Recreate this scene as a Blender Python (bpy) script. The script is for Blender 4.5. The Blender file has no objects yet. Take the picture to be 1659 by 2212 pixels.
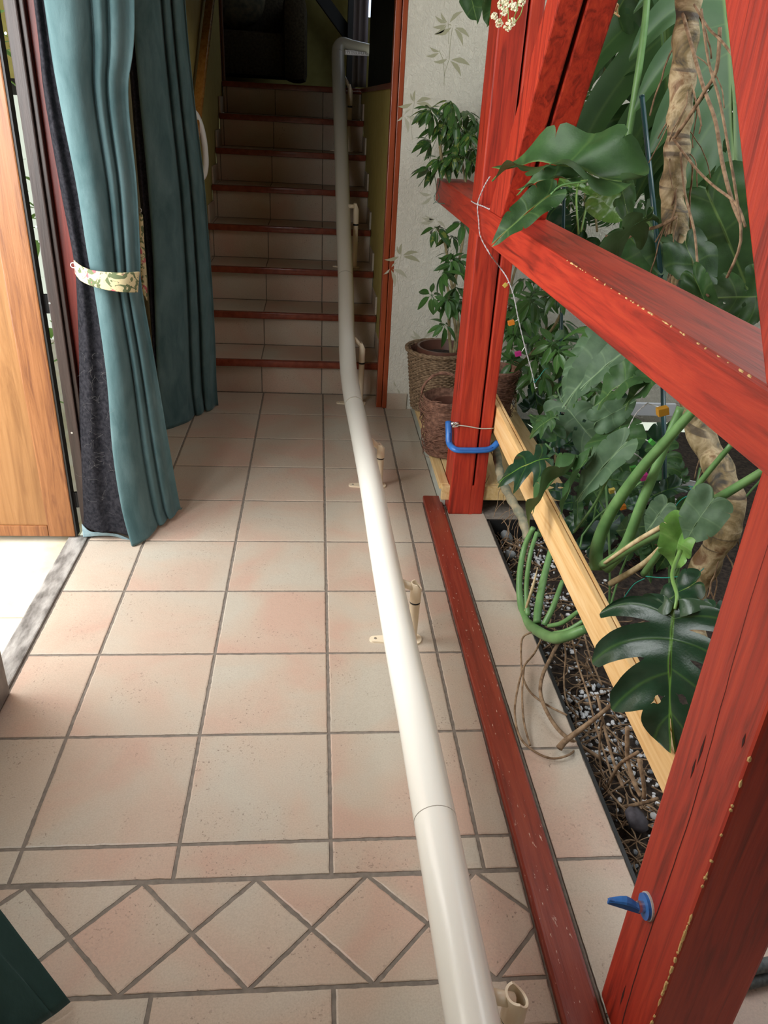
import bpy, bmesh, math, random
from mathutils import Vector, Matrix, noise
random.seed(7)
PI = math.pi
S = bpy.context.scene
COL = S.collection

# ------------------------------------------------------------------ camera
F_PX, YAW, PITCH, ROLL = 1661.1, 0.1028, 0.4847, 0.0573
CP = Vector((-0.0446, -1.1822, 1.4591))
cy, sy = math.cos(YAW), math.sin(YAW)
fw = Vector((sy * math.cos(PITCH), cy * math.cos(PITCH), -math.sin(PITCH)))
rt = Vector((cy, -sy, 0.0)); up = rt.cross(fw)
c_, s_ = math.cos(ROLL), math.sin(ROLL)
RX, UX = c_ * rt + s_ * up, -s_ * rt + c_ * up
cam = bpy.data.cameras.new('camera'); co = bpy.data.objects.new('camera', cam); COL.objects.link(co)
cam.sensor_fit = 'VERTICAL'; cam.sensor_height = 24.0; cam.lens = F_PX / 2212 * 24.0
cam.clip_start = 0.02
co.matrix_world = Matrix(((RX.x, UX.x, -fw.x, CP.x), (RX.y, UX.y, -fw.y, CP.y), (RX.z, UX.z, -fw.z, CP.z), (0, 0, 0, 1)))
S.camera = co

# surveying helpers: where the line of sight through a photo point meets a world plane
def ray(px, py): return RX * ((px - 829.5) / F_PX) - UX * ((py - 1106) / F_PX) + fw
def hit(ax, v, px, py):
    d = ray(px, py); return CP + d * ((v - CP[ax]) / d[ax])
def onX(v, px, py): return hit(0, v, px, py)
def onY(v, px, py): return hit(1, v, px, py)
def onZ(v, px, py): return hit(2, v, px, py)

# ------------------------------------------------------------------ light, exposure
W = bpy.data.worlds.new('world'); S.world = W; W.use_nodes = True
wn = W.node_tree; bg = wn.nodes['Background']
tc = wn.nodes.new('ShaderNodeTexCoord'); sp = wn.nodes.new('ShaderNodeSeparateXYZ'); mr = wn.nodes.new('ShaderNodeValToRGB')
wn.links.new(tc.outputs['Generated'], sp.inputs[0]); wn.links.new(sp.outputs[2], mr.inputs[0]); wn.links.new(mr.outputs[0], bg.inputs[0])
mr.color_ramp.elements[0].color = (0.55, 0.6, 0.5, 1); mr.color_ramp.elements[1].color = (0.86, 0.95, 1.1, 1)
bg.inputs[1].default_value = 1.4

def area(name, loc, target, sx, sy_, power, color=(1, 1, 1)):
    l = bpy.data.lights.new(name, 'AREA'); l.shape = 'RECTANGLE'; l.size = sx; l.size_y = sy_; l.energy = power; l.color = color
    o = bpy.data.objects.new(name, l); COL.objects.link(o); o.location = loc
    o.rotation_euler = (Vector(target) - Vector(loc)).to_track_quat('-Z', 'Y').to_euler()
    return o
area('door_daylight', (-1.62, 0.70, 1.25), (0.2, 0.80, 0.45), 1.2, 1.9, 56, (1.0, 0.99, 0.97))
area('added_side_fill', (-1.15, -0.26, 1.65), (0.35, 1.7, 0.6), 0.85, 1.2, 58, (0.97, 0.99, 1.0))  # no window known here; light added to brighten the room from the left
area('added_overhead_fill', (1.55, 1.3, 3.0), (0.5, 2.7, 0.7), 1.0, 1.8, 26, (1.0, 1.0, 0.97))  # added fill from above, aimed to brighten the back wall
area('landing_window_daylight', (0.95, 5.5, 2.6), (-0.1, 5.6, 1.9), 0.5, 1.0, 0.8, (0.85, 0.92, 1.0))
S.view_settings.view_transform = 'Standard'; S.view_settings.look = 'None'
S.view_settings.gamma = 1; S.view_settings.use_curve_mapping = False
S.view_settings.exposure = 0.0

# ------------------------------------------------------------------ material helpers
def mat(name, col, rough=0.6, spec=0.5, metal=0.0, trans=0.0):
    m = bpy.data.materials.new(name); m.use_nodes = True
    b = m.node_tree.nodes['Principled BSDF']
    b.inputs['Base Color'].default_value = (*col, 1); b.inputs['Roughness'].default_value = rough
    b.inputs['Specular IOR Level'].default_value = spec; b.inputs['Metallic'].default_value = metal
    b.inputs['Transmission Weight'].default_value = trans
    return m
class N:
    def __init__(s, m): s.m = m; s.t = m.node_tree; s.b = s.t.nodes['Principled BSDF']
    def new(s, k, **kw):
        n = s.t.nodes.new(k)
        for a, v in kw.items():
            if a in n.inputs.keys() if hasattr(n.inputs, 'keys') else False: n.inputs[a].default_value = v
            else: setattr(n, a, v)
        return n
    def link(s, a, b): s.t.links.new(a, b)
    def coords(s, scale=(1, 1, 1), rot=(0, 0, 0), kind='Object'):
        tc = s.t.nodes.new('ShaderNodeTexCoord'); mp = s.t.nodes.new('ShaderNodeMapping')
        mp.inputs['Scale'].default_value = scale; mp.inputs['Rotation'].default_value = rot
        s.link(tc.outputs[kind], mp.inputs[0]); return mp.outputs[0]
    def noise(s, vec, scale, detail=3, rough=0.55, dist=0.0):
        n = s.t.nodes.new('ShaderNodeTexNoise'); n.inputs['Scale'].default_value = scale; n.inputs['Detail'].default_value = detail
        n.inputs['Roughness'].default_value = rough; n.inputs['Distortion'].default_value = dist
        s.link(vec, n.inputs['Vector']); return n.outputs['Fac']
    def ramp(s, fac, stops):
        r = s.t.nodes.new('ShaderNodeValToRGB'); e = r.color_ramp.elements
        while len(e) < len(stops): e.new(0.5)
        for i, (p, c) in enumerate(stops):
            e[i].position = p; e[i].color = (*c, 1) if len(c) == 3 else c
        s.link(fac, r.inputs[0]); return r.outputs[0]
    def mix(s, fac, a, b, mode='MIX'):
        n = s.t.nodes.new('ShaderNodeMix'); n.data_type = 'RGBA'; n.blend_type = mode
        for v, i in ((fac, 0), (a, 6), (b, 7)):
            if hasattr(v, 'is_output'): s.link(v, n.inputs[i])
            else: n.inputs[i].default_value = v if i == 0 else (*v, 1)
        return n.outputs[2]
    def math(s, op, a, b=0.0, c=0.0):
        n = s.t.nodes.new('ShaderNodeMath'); n.operation = op
        for v, i in ((a, 0), (b, 1), (c, 2)):
            if hasattr(v, 'is_output'): s.link(v, n.inputs[i])
            else: n.inputs[i].default_value = v
        return n.outputs[0]
    def bump(s, h, strength=0.3, dist=0.01):
        n = s.t.nodes.new('ShaderNodeBump'); n.inputs['Strength'].default_value = strength; n.inputs['Distance'].default_value = dist
        s.link(h, n.inputs['Height']); s.link(n.outputs[0], s.b.inputs['Normal'])
    def color(s, c): s.link(c, s.b.inputs['Base Color'])

def wood(name, dark, mid, light, axis, rough=0.45, sc=1.0, knots=True, chips=None, spec=0.5):
    m = mat(name, mid, rough, spec); n = N(m)
    s = [14 * sc] * 3; s[axis] = 0.9 * sc
    v = n.coords(tuple(s))
    g = n.noise(v, 3.0, 5, 0.6, 1.2)
    c = n.ramp(g, [(0.3, dark), (0.5, mid), (0.72, light)])
    fine = n.noise(v, 14.0, 3, 0.6)
    c = n.mix(0.35, c, n.ramp(fine, [(0.35, dark), (0.6, light)]), 'MULTIPLY') if False else n.mix(n.math('MULTIPLY', fine, 0.35), c, dark)
    if knots:
        s2 = [5.0] * 3; s2[axis] = 2.2
        vo = n.t.nodes.new('ShaderNodeTexVoronoi'); n.link(n.coords(tuple(s2)), vo.inputs['Vector']); vo.inputs['Scale'].default_value = 0.9
        k = n.ramp(vo.outputs['Distance'], [(0.06, (1, 1, 1)), (0.13, (0, 0, 0))])
        c = n.mix(n.math('MULTIPLY', k, 0.6), c, tuple(x * 0.35 for x in dark))
    if chips:
        ch = n.noise(n.coords(tuple(60 if a_ != axis else 14 for a_ in range(3))), 2.2, 3, 0.7)
        k = n.ramp(ch, [(0.655, (0, 0, 0)), (0.69, (1, 1, 1))])
        c = n.mix(k, c, chips)
    n.color(c); n.bump(fine, 0.15, 0.004)
    return m

def tile_mat(name, base, pink, pale, darkspot):
    m = mat(name, base, 0.42, 0.4); n = N(m)
    at = n.t.nodes.new('ShaderNodeAttribute'); at.attribute_name = 'rnd'
    tcn = n.t.nodes.new('ShaderNodeTexCoord')
    off = n.t.nodes.new('ShaderNodeVectorMath'); off.operation = 'MULTIPLY_ADD'
    n.link(at.outputs['Vector'], off.inputs[0]); off.inputs[1].default_value = (37, 23, 11); n.link(tcn.outputs['Object'], off.inputs[2])
    v = off.outputs[0]
    big = n.noise(v, 3.2, 3, 0.5, 0.6)
    c = n.ramp(big, [(0.33, pale), (0.5, base), (0.66, pink)])
    med = n.noise(v, 16, 4, 0.6)
    c = n.mix(n.math('MULTIPLY', med, 0.22), c, tuple(x * 0.62 for x in base))
    tint = n.math('MULTIPLY_ADD', at.outputs['Fac'], 0.14, 0.93)
    hs = n.t.nodes.new('ShaderNodeHueSaturation'); n.link(tint, hs.inputs['Value']); n.link(c, hs.inputs['Color']); c = hs.outputs[0]
    sp_ = n.noise(v, 150, 2, 0.6); msk = n.noise(v, 9, 3, 0.6)
    k = n.math('MULTIPLY', n.ramp(sp_, [(0.63, (0, 0, 0)), (0.68, (1, 1, 1))]), n.ramp(msk, [(0.44, (0, 0, 0)), (0.66, (1, 1, 1))]))
    c = n.mix(n.math('MULTIPLY', k, 0.75), c, darkspot)
    fine = n.noise(v, 260, 2, 0.6)
    c = n.mix(n.math('MULTIPLY', n.ramp(fine, [(0.35, (0, 0, 0)), (0.65, (1, 1, 1))]), 0.30), c, tuple(x * 0.58 for x in base))
    n.color(c)
    h = n.math('ADD', n.math('MULTIPLY', n.noise(v, 60, 3, 0.6), 0.6), n.math('MULTIPLY', k, -0.5))
    n.bump(h, 0.25, 0.004)
    return m

def noisy(name, a, b, scale=20, rough=0.7, bump=0.0, bscale=60, spec=0.4, detail=4, stretch=(1, 1, 1), bdist=0.004):
    m = mat(name, a, rough, spec); n = N(m); v = n.coords(stretch)
    n.color(n.ramp(n.noise(v, scale, detail), [(0.35, a), (0.65, b)]))
    if bump: n.bump(n.noise(v, bscale, 4, 0.6), bump, bdist)
    return m

M = {}
M['tile'] = tile_mat('terracotta_tile', (0.55, 0.445, 0.35), (0.56, 0.38, 0.295), (0.53, 0.485, 0.40), (0.16, 0.11, 0.08))
M['grout'] = noisy('grey_grout', (0.17, 0.145, 0.12), (0.24, 0.205, 0.17), 60, 0.9, 0.3, 200)
RED = ((0.16, 0.012, 0.006), (0.42, 0.030, 0.013), (0.56, 0.055, 0.020))
M['red_z'] = wood('red_stained_wood_upright', *RED, 2, chips=None)
M['red_y'] = wood('red_stained_wood_lengthwise', *RED, 1, chips=None)
M['chip'] = noisy('bare_wood_chip', (0.55, 0.33, 0.12), (0.7, 0.48, 0.2), 60, 0.7)
M['crack'] = mat('crack_shadow_wood', (0.035, 0.006, 0.004), 0.9)
M['curb'] = wood('worn_red_curb', (0.16, 0.022, 0.012), (0.25, 0.036, 0.02), (0.33, 0.06, 0.03), 1, 0.35, knots=False, chips=(0.62, 0.42, 0.33))
M['pine'] = wood('pine_board', (0.62, 0.33, 0.11), (0.80, 0.52, 0.23), (0.88, 0.63, 0.33), 1, 0.5, 0.8, knots=False)
M['bench_pine'] = wood('bench_pine', (0.55, 0.35, 0.13), (0.70, 0.50, 0.24), (0.78, 0.6, 0.32), 1, 0.5, knots=False)
M['door_wood'] = wood('door_oak', (0.20, 0.085, 0.025), (0.29, 0.135, 0.045), (0.35, 0.175, 0.065), 2, 0.38, 0.8, knots=False)
M['door_stile'] = wood('door_stile_wood', (0.14, 0.045, 0.014), (0.26, 0.10, 0.03), (0.34, 0.14, 0.05), 2, 0.4, 1.2, knots=False)
M['dark_frame'] = wood('dark_door_frame', (0.018, 0.010, 0.008), (0.035, 0.02, 0.016), (0.055, 0.032, 0.026), 2, 0.45, knots=False)
M['red_frame'] = wood('red_door_lining', (0.10, 0.010, 0.006), (0.18, 0.018, 0.010), (0.25, 0.03, 0.015), 2, 0.45, knots=False)
M['jamb'] = wood('mahogany_jamb', (0.22, 0.035, 0.010), (0.32, 0.06, 0.016), (0.40, 0.085, 0.025), 2, 0.3, 1.0, knots=False)
M['nosing'] = noisy('glazed_red_nosing', (0.17, 0.032, 0.016), (0.24, 0.052, 0.026), 30, 0.25, 0, spec=0.5)
M['handrail'] = wood('varnished_handrail', (0.30, 0.12, 0.02), (0.42, 0.19, 0.04), (0.5, 0.25, 0.06), 1, 0.25, knots=False)
M['ivory'] = mat('ivory_enamel', (0.86, 0.84, 0.76), 0.25, 0.5)
M['ivory2'] = mat('ivory_support_enamel', (0.80, 0.68, 0.50), 0.3, 0.5)
M['white_plastic'] = mat('white_plastic', (0.82, 0.82, 0.80), 0.3, 0.5)
M['steel'] = mat('zinc_steel', (0.6, 0.6, 0.62), 0.3, 0.5, 1.0)
M['black'] = mat('black_rubber', (0.012, 0.012, 0.012), 0.5)
M['blue'] = noisy('blue_enamel', (0.03, 0.13, 0.42), (0.04, 0.18, 0.52), 40, 0.35)
M['stone_out'] = noisy('outdoor_flagstone', (0.58, 0.50, 0.35), (0.66, 0.62, 0.52), 6, 0.7, 0.2, 90)
M['threshold'] = noisy('worn_threshold', (0.10, 0.09, 0.08), (0.38, 0.36, 0.33), 30, 0.7, 0.4, 120, stretch=(1, 0.35, 1))
M['soil'] = noisy('dark_soil', (0.015, 0.010, 0.008), (0.06, 0.042, 0.03), 60, 0.95, 0.8, 90, bdist=0.01)
M['yellow'] = noisy('ochre_wall_paint', (0.42, 0.34, 0.10), (0.47, 0.39, 0.125), 14, 0.8, 0.2, 160)
M['cream'] = noisy('cream_wall_paint', (0.62, 0.54, 0.34), (0.66, 0.58, 0.38), 14, 0.8, 0.2, 160)
M['ceil'] = mat('low_bounce_brown_ceiling', (0.22, 0.12, 0.06), 0.8)  # unseen ceiling, brown chosen to cut light bouncing onto the stairs
M['wicker'] = noisy('brown_wicker', (0.10, 0.045, 0.028), (0.26, 0.13, 0.085), 60, 0.8, 0.3)
M['wicker2'] = noisy('grey_brown_wicker', (0.12, 0.075, 0.04), (0.30, 0.20, 0.12), 60, 0.75, 0.3)
M['brownpot'] = mat('brown_plastic_pot', (0.11, 0.045, 0.03), 0.4)
M['greypot'] = noisy('weathered_white_pot', (0.42, 0.42, 0.40), (0.62, 0.63, 0.62), 26, 0.8, 0.3)
M['stake'] = mat('dark_green_coated_steel', (0.015, 0.055, 0.06), 0.25)
M['bark'] = noisy('schefflera_stem', (0.22, 0.17, 0.08), (0.36, 0.30, 0.17), 40, 0.8, 0.3)
M['root'] = noisy('aerial_root', (0.13, 0.075, 0.038), (0.33, 0.22, 0.13), 50, 0.8, 0.4, 150)
M['petiole'] = noisy('green_petiole', (0.085, 0.19, 0.06), (0.15, 0.29, 0.10), 12, 0.4)
M['petiole_dry'] = noisy('dry_petiole', (0.40, 0.30, 0.15), (0.62, 0.5, 0.3), 30, 0.7, stretch=(1, 1, 1))
M['newstem'] = noisy('bright_petiole', (0.17, 0.32, 0.08), (0.24, 0.42, 0.12), 12, 0.4)
M['tie'] = mat('green_plant_tie', (0.01, 0.2, 0.15), 0.4)
M['wire'] = noisy('twisted_clear_wire', (0.42, 0.40, 0.42), (0.6, 0.58, 0.58), 300, 0.35)
M['glass'] = mat('bottle_glass', (0.75, 0.85, 0.82), 0.05, 0.5, 0, 0.9)
M['flower'] = noisy('cream_petals', (0.75, 0.70, 0.45), (0.85, 0.82, 0.65), 60, 0.7)
M['upholstery'] = noisy('dark_armchair_fabric', (0.05, 0.035, 0.02), (0.10, 0.08, 0.05), 60, 0.9)
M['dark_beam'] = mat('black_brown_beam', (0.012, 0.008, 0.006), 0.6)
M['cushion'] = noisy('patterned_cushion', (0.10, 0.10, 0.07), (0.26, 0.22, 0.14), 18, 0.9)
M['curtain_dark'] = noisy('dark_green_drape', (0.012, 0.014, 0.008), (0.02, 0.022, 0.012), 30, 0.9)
M['lilac'] = mat('grey_lilac_curtain', (0.30, 0.27, 0.36), 0.9)
M['concrete'] = noisy('grey_rendered_side', (0.40, 0.42, 0.36), (0.48, 0.49, 0.43), 20, 0.85, 0.3, 80)

def velvet(name, a, b):
    m = mat(name, a, 0.75, 0.25); n = N(m); v = n.coords((1, 1, 0.35))
    c = n.ramp(n.noise(v, 16, 5, 0.6, 0.5), [(0.32, a), (0.68, b)])
    weave = n.noise(n.coords((1, 1, 1)), 420, 2)
    n.color(n.mix(n.math('MULTIPLY', weave, 0.3), c, tuple(x * 0.6 for x in a)))
    n.b.inputs['Sheen Weight'].default_value = 0.18; n.b.inputs['Sheen Roughness'].default_value = 0.4
    n.b.inputs['Sheen Tint'].default_value = (0.6, 0.75, 0.8, 1)
    n.bump(n.noise(v, 30, 5, 0.6), 0.35, 0.006); return m
M['teal'] = velvet('teal_velvet', (0.05, 0.105, 0.112), (0.11, 0.185, 0.195))
M['teal_dark'] = velvet('dark_green_velvet', (0.02, 0.055, 0.05), (0.035, 0.085, 0.08))
M['lining'] = noisy('black_wool_lining', (0.010, 0.010, 0.013), (0.028, 0.027, 0.032), 90, 0.95, 0.5, 300, spec=0.1)
M['hemcloth'] = noisy('pale_blue_hem_cloth', (0.22, 0.32, 0.36), (0.30, 0.42, 0.46), 60, 0.8)
M['hair'] = mat('pale_hair', (0.2, 0.19, 0.18), 0.8)

def plaster():
    m = mat('textured_plaster', (0.72, 0.69, 0.60), 0.85, 0.2); n = N(m); v = n.coords((1, 1, 0.7))
    n.color(n.ramp(n.noise(v, 5, 3), [(0.3, (0.68, 0.65, 0.56)), (0.7, (0.75, 0.72, 0.63))]))
    h = n.noise(v, 55, 4, 0.65, 1.5)
    n.bump(n.ramp(h, [(0.35, (0, 0, 0)), (0.6, (1, 1, 1))]), 0.6, 0.006); return m
M['plaster'] = plaster()
M['painted'] = mat('olive_wall_painting', (0.38, 0.37, 0.25), 0.85, 0.2)
M['painted2'] = mat('faint_olive_wall_painting', (0.47, 0.455, 0.35), 0.85, 0.2)

def floral():
    m = mat('floral_cotton', (0.75, 0.66, 0.40), 0.8, 0.2); n = N(m); v = n.coords()
    c = n.mix(n.ramp(n.noise(v, 24, 2, 0.5, 2.0), [(0.53, (0, 0, 0)), (0.56, (1, 1, 1))]), (0.60, 0.51, 0.30), (0.13, 0.16, 0.08))
    c = n.mix(n.ramp(n.noise(n.coords((1, 1.3, 1), (0.4, 0, 0)), 17, 2, 0.5, 1.5), [(0.60, (0, 0, 0)), (0.63, (1, 1, 1))]), c, (0.50, 0.12, 0.14))
    c = n.mix(n.ramp(n.noise(v, 60, 2, 0.5, 2.0), [(0.66, (0, 0, 0)), (0.69, (1, 1, 1))]), c, (0.10, 0.10, 0.05))
    n.color(c); return m
M['floral'] = floral()

def leafmat(name, top, top2, vein, rough=0.3, under=None, spec=0.5, vw=0.009, var=None):
    m = mat(name, top, rough, spec); n = N(m)
    uv = n.t.nodes.new('ShaderNodeUVMap'); sx = n.t.nodes.new('ShaderNodeSeparateXYZ'); n.link(uv.outputs[0], sx.inputs[0])
    oi = n.t.nodes.new('ShaderNodeObjectInfo')
    c = n.ramp(n.noise(n.coords(), 9, 3), [(0.3, top), (0.7, top2)])
    c = n.mix(n.math('MULTIPLY', oi.outputs['Random'], 0.35), c, tuple(min(1, x * 1.7) for x in top2))
    if var:   # pale variegated patches along the middle
        k = n.ramp(n.noise(n.coords(), 38, 2, 0.5, 1.0), [(0.56, (0, 0, 0)), (0.60, (1, 1, 1))])
        c = n.mix(k, c, var)
    mid = n.ramp(sx.outputs[0], [(vw * 0.6, (1, 1, 1)), (vw * 1.6, (0, 0, 0))])
    w = n.math('FRACT', sx.outputs[1])
    w = n.math('ABSOLUTE', n.math('SUBTRACT', w, 0.5))
    side = n.ramp(w, [(0.0, (1, 1, 1)), (0.05, (0, 0, 0))])
    c = n.mix(n.math('MULTIPLY', mid, 0.8), c, vein); c = n.mix(n.math('MULTIPLY', side, 0.25), c, vein)
    if under:
        g = n.t.nodes.new('ShaderNodeNewGeometry'); c = n.mix(g.outputs['Backfacing'], c, under)
    n.color(c); n.bump(n.math('ADD', side, n.noise(n.coords(), 60, 2)), 0.12, 0.003)
    n.b.inputs['Transmission Weight'].default_value = 0.0
    # thin blade: part of the light comes through
    tr = n.t.nodes.new('ShaderNodeBsdfTranslucent'); n.link(c, tr.inputs[0])
    mx = n.t.nodes.new('ShaderNodeMixShader'); mx.inputs[0].default_value = 0.22
    out = n.t.nodes['Material Output']; n.link(n.b.outputs[0], mx.inputs[1]); n.link(tr.outputs[0], mx.inputs[2]); n.link(mx.outputs[0], out.inputs[0])
    return m
M['monstera'] = leafmat('monstera_blade', (0.022, 0.058, 0.018), (0.042, 0.098, 0.03), (0.15, 0.25, 0.07), 0.45, (0.07, 0.13, 0.05), 0.3)
M['monstera_dark'] = leafmat('dark_monstera_blade', (0.010, 0.035, 0.016), (0.018, 0.055, 0.026), (0.13, 0.28, 0.04), 0.3, (0.05, 0.1, 0.05))
M['monstera_grey'] = leafmat('matte_grey_green_blade', (0.05, 0.095, 0.05), (0.078, 0.135, 0.072), (0.2, 0.3, 0.16), 0.55, (0.10, 0.17, 0.07), 0.3)
M['leaf_new'] = leafmat('fresh_green_blade', (0.10, 0.23, 0.045), (0.15, 0.31, 0.07), (0.25, 0.42, 0.14), 0.25)
M['scheff'] = leafmat('schefflera_leaflet', (0.022, 0.065, 0.014), (0.042, 0.11, 0.025), (0.12, 0.2, 0.06), 0.3, (0.08, 0.15, 0.06), vw=0.05, var=(0.17, 0.22, 0.045))
M['scheff_plain'] = leafmat('plain_green_leaflet', (0.03, 0.09, 0.02), (0.06, 0.15, 0.035), (0.13, 0.22, 0.07), 0.35, (0.1, 0.18, 0.08), vw=0.05)
M['shrub'] = leafmat('garden_shrub_leaf', (0.16, 0.34, 0.06), (0.28, 0.5, 0.12), (0.3, 0.5, 0.2), 0.5)

def bark_thick():
    m = mat('ringed_monstera_trunk', (0.4, 0.3, 0.15), 0.6, 0.4); n = N(m); v = n.coords((1, 1, 1))
    c = n.ramp(n.noise(v, 14, 4, 0.6, 0.8), [(0.34, (0.05, 0.045, 0.035)), (0.46, (0.24, 0.175, 0.08)), (0.57, (0.46, 0.36, 0.21)), (0.68, (0.20, 0.11, 0.05))])
    ring = n.noise(n.coords((2, 2, 26)), 1.6, 2, 0.5, 0.6)
    c = n.mix(n.ramp(ring, [(0.60, (0, 0, 0)), (0.66, (0.8, 0.8, 0.8))]), c, (0.07, 0.05, 0.035))
    n.color(c); n.bump(n.math('ADD', ring, n.noise(v, 70, 3)), 0.5, 0.006); return m
M['trunk'] = bark_thick()

# ------------------------------------------------------------------ object helpers
def obj(name, verts, faces, m, parent=None, smooth=False, uvs=None, kind=None, rnd=None, mats=None, fm=None):
    me = bpy.data.meshes.new(name); me.from_pydata([tuple(v) for v in verts], [], faces)
    for mm in (mats or [m]): me.materials.append(mm)
    if fm: me.polygons.foreach_set('material_index', fm)
    if smooth: me.polygons.foreach_set('use_smooth', [True] * len(me.polygons))
    if uvs:
        l = me.uv_layers.new(name='UVMap')
        for lp in me.loops: l.data[lp.index].uv = uvs[lp.vertex_index]
    if rnd:
        a = me.attributes.new('rnd', 'FLOAT_VECTOR', 'FACE')
        for i, r in enumerate(rnd): a.data[i].vector = r
    me.update()
    o = bpy.data.objects.new(name, me); COL.objects.link(o)
    if parent: attach(o, parent)
    if kind: o['kind'] = kind
    return o
def origin(o):
    p = Vector((0, 0, 0))
    while o: p += o.location; o = o.parent
    return p
def attach(o, parent):
    o.parent = parent; o.matrix_parent_inverse = Matrix.Translation(-ORG.get(parent.name, Vector((0, 0, 0))))
ORG = {}
def thing(name, label, cat, loc=(0, 0, 0), group=None):
    o = bpy.data.objects.new(name, None); COL.objects.link(o); o.location = loc; o.empty_display_size = 0.1
    ORG[o.name] = Vector(loc)
    o['label'] = label; o['category'] = cat
    if group: o['group'] = group
    return o
def tag(o, label, cat, group=None, kind=None):
    o['label'] = label; o['category'] = cat
    if group: o['group'] = group
    if kind: o['kind'] = kind
    return o
class MB:
    def __init__(s): s.v = []; s.f = []; s.mi = []; s.rnd = []; s.uv = []
    def add(s, v, f, mi=0, r=None, uv=None):
        b = len(s.v); s.v += [Vector(x) for x in v]; s.f += [[i + b for i in q] for q in f]; s.mi += [mi] * len(f)
        s.rnd += [r or (0, 0, 0)] * len(f)
        s.uv += uv or [(0.5, 0.0)] * len(v)
    def box(s, a, b, mi=0, bev=0.0, r=None):
        x0, y0, z0 = (min(a[i], b[i]) for i in range(3)); x1, y1, z1 = (max(a[i], b[i]) for i in range(3))
        if bev <= 0:
            s.add([(x0, y0, z0), (x1, y0, z0), (x1, y1, z0), (x0, y1, z0), (x0, y0, z1), (x1, y0, z1), (x1, y1, z1), (x0, y1, z1)],
                  [(0, 3, 2, 1), (4, 5, 6, 7), (0, 1, 5, 4), (1, 2, 6, 5), (2, 3, 7, 6), (3, 0, 4, 7)], mi, r)
        else:
            bm = bmesh.new(); bmesh.ops.create_cube(bm, size=1)
            for v in bm.verts: v.co = Vector(((x0 + x1) / 2 + v.co.x * (x1 - x0), (y0 + y1) / 2 + v.co.y * (y1 - y0), (z0 + z1) / 2 + v.co.z * (z1 - z0)))
            bmesh.ops.bevel(bm, geom=bm.edges[:], offset=bev, segments=2, affect='EDGES', profile=0.6)
            s.bm(bm, mi, r)
    def bm(s, bm, mi=0, r=None):
        bm.verts.index_update()
        s.add([v.co.copy() for v in bm.verts], [[v.index for v in f.verts] for f in bm.faces], mi, r); bm.free()
    def beam(s, a, b, w, h, upv=(0, 0, 1), bev=0.004, mi=0):
        a, b = Vector(a), Vector(b); d = (b - a).normalized(); sx = d.cross(Vector(upv)).normalized(); u = sx.cross(d)
        bm = bmesh.new(); bmesh.ops.create_cube(bm, size=1); L = (b - a).length; mid = (a + b) / 2
        for v in bm.verts: v.co = Vector((v.co.x * w, v.co.y * L, v.co.z * h))
        if bev: bmesh.ops.bevel(bm, geom=bm.edges[:], offset=bev, segments=2, affect='EDGES', profile=0.6)
        for v in bm.verts: c = v.co.copy(); v.co = mid + sx * c.x + d * c.y + u * c.z
        s.bm(bm, mi)
    def tube(s, pts, r, seg=10, mi=0, cap=True, smoothn=0, oval=1.0):
        pts = [Vector(p) for p in pts]
        rs = list(r) if hasattr(r, '__len__') else [r] * len(pts)
        if smoothn: pts, rs = spline(pts, rs, smoothn)
        n = len(pts); rings = []; prev = None
        for i, p in enumerate(pts):
            d = (pts[min(i + 1, n - 1)] - pts[max(i - 1, 0)]).normalized()
            if prev is None:
                a = Vector((0, 0, 1)) if abs(d.z) < 0.9 else Vector((1, 0, 0)); x = d.cross(a).normalized()
            else: x = (prev - d * prev.dot(d)).normalized()
            prev = x; y = d.cross(x)
            rings.append([p + (x * math.cos(t) + y * math.sin(t) * oval) * rs[i] for t in (2 * PI * k / seg for k in range(seg))])
        v = [q for rg in rings for q in rg]; f = []; uv = [(0.5, 0.1)] * len(v)
        for i in range(n - 1):
            for k in range(seg):
                k2 = (k + 1) % seg; f.append((i * seg + k, i * seg + k2, (i + 1) * seg + k2, (i + 1) * seg + k))
        if cap: f.append(tuple(reversed(range(seg)))); f.append(tuple((n - 1) * seg + k for k in range(seg)))
        s.add(v, f, mi, None, uv)
    def lathe(s, prof, c=(0, 0, 0), seg=32, mi=0):
        v = []; f = []
        for (r, z) in prof:
            for k in range(seg): t = 2 * PI * k / seg; v.append((c[0] + r * math.cos(t), c[1] + r * math.sin(t), c[2] + z))
        for i in range(len(prof) - 1):
            for k in range(seg): k2 = (k + 1) % seg; f.append((i * seg + k, i * seg + k2, (i + 1) * seg + k2, (i + 1) * seg + k))
        s.add(v, f, mi)
    def blob(s, c, rad, mi=0, sub=1, jit=0.2, rot=None):
        bm = bmesh.new(); bmesh.ops.create_icosphere(bm, subdivisions=sub, radius=1)
        R_ = rot or Matrix.Rotation(random.uniform(0, 6), 3, Vector((random.random(), random.random(), 1)).normalized())
        for v in bm.verts:
            q = v.co * (1 + random.uniform(-jit, jit)); q = Vector((q.x * rad[0], q.y * rad[1], q.z * rad[2])); v.co = Vector(c) + R_ @ q
        s.bm(bm, mi)
    def build(s, name, m, parent=None, smooth=False, kind=None, mats=None):
        return obj(name, s.v, s.f, m, parent, smooth, s.uv if any(u != (0.5, 0.0) for u in s.uv) else None, kind, s.rnd if any(r != (0, 0, 0) for r in s.rnd) else None, mats, s.mi if mats else None)
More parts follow.
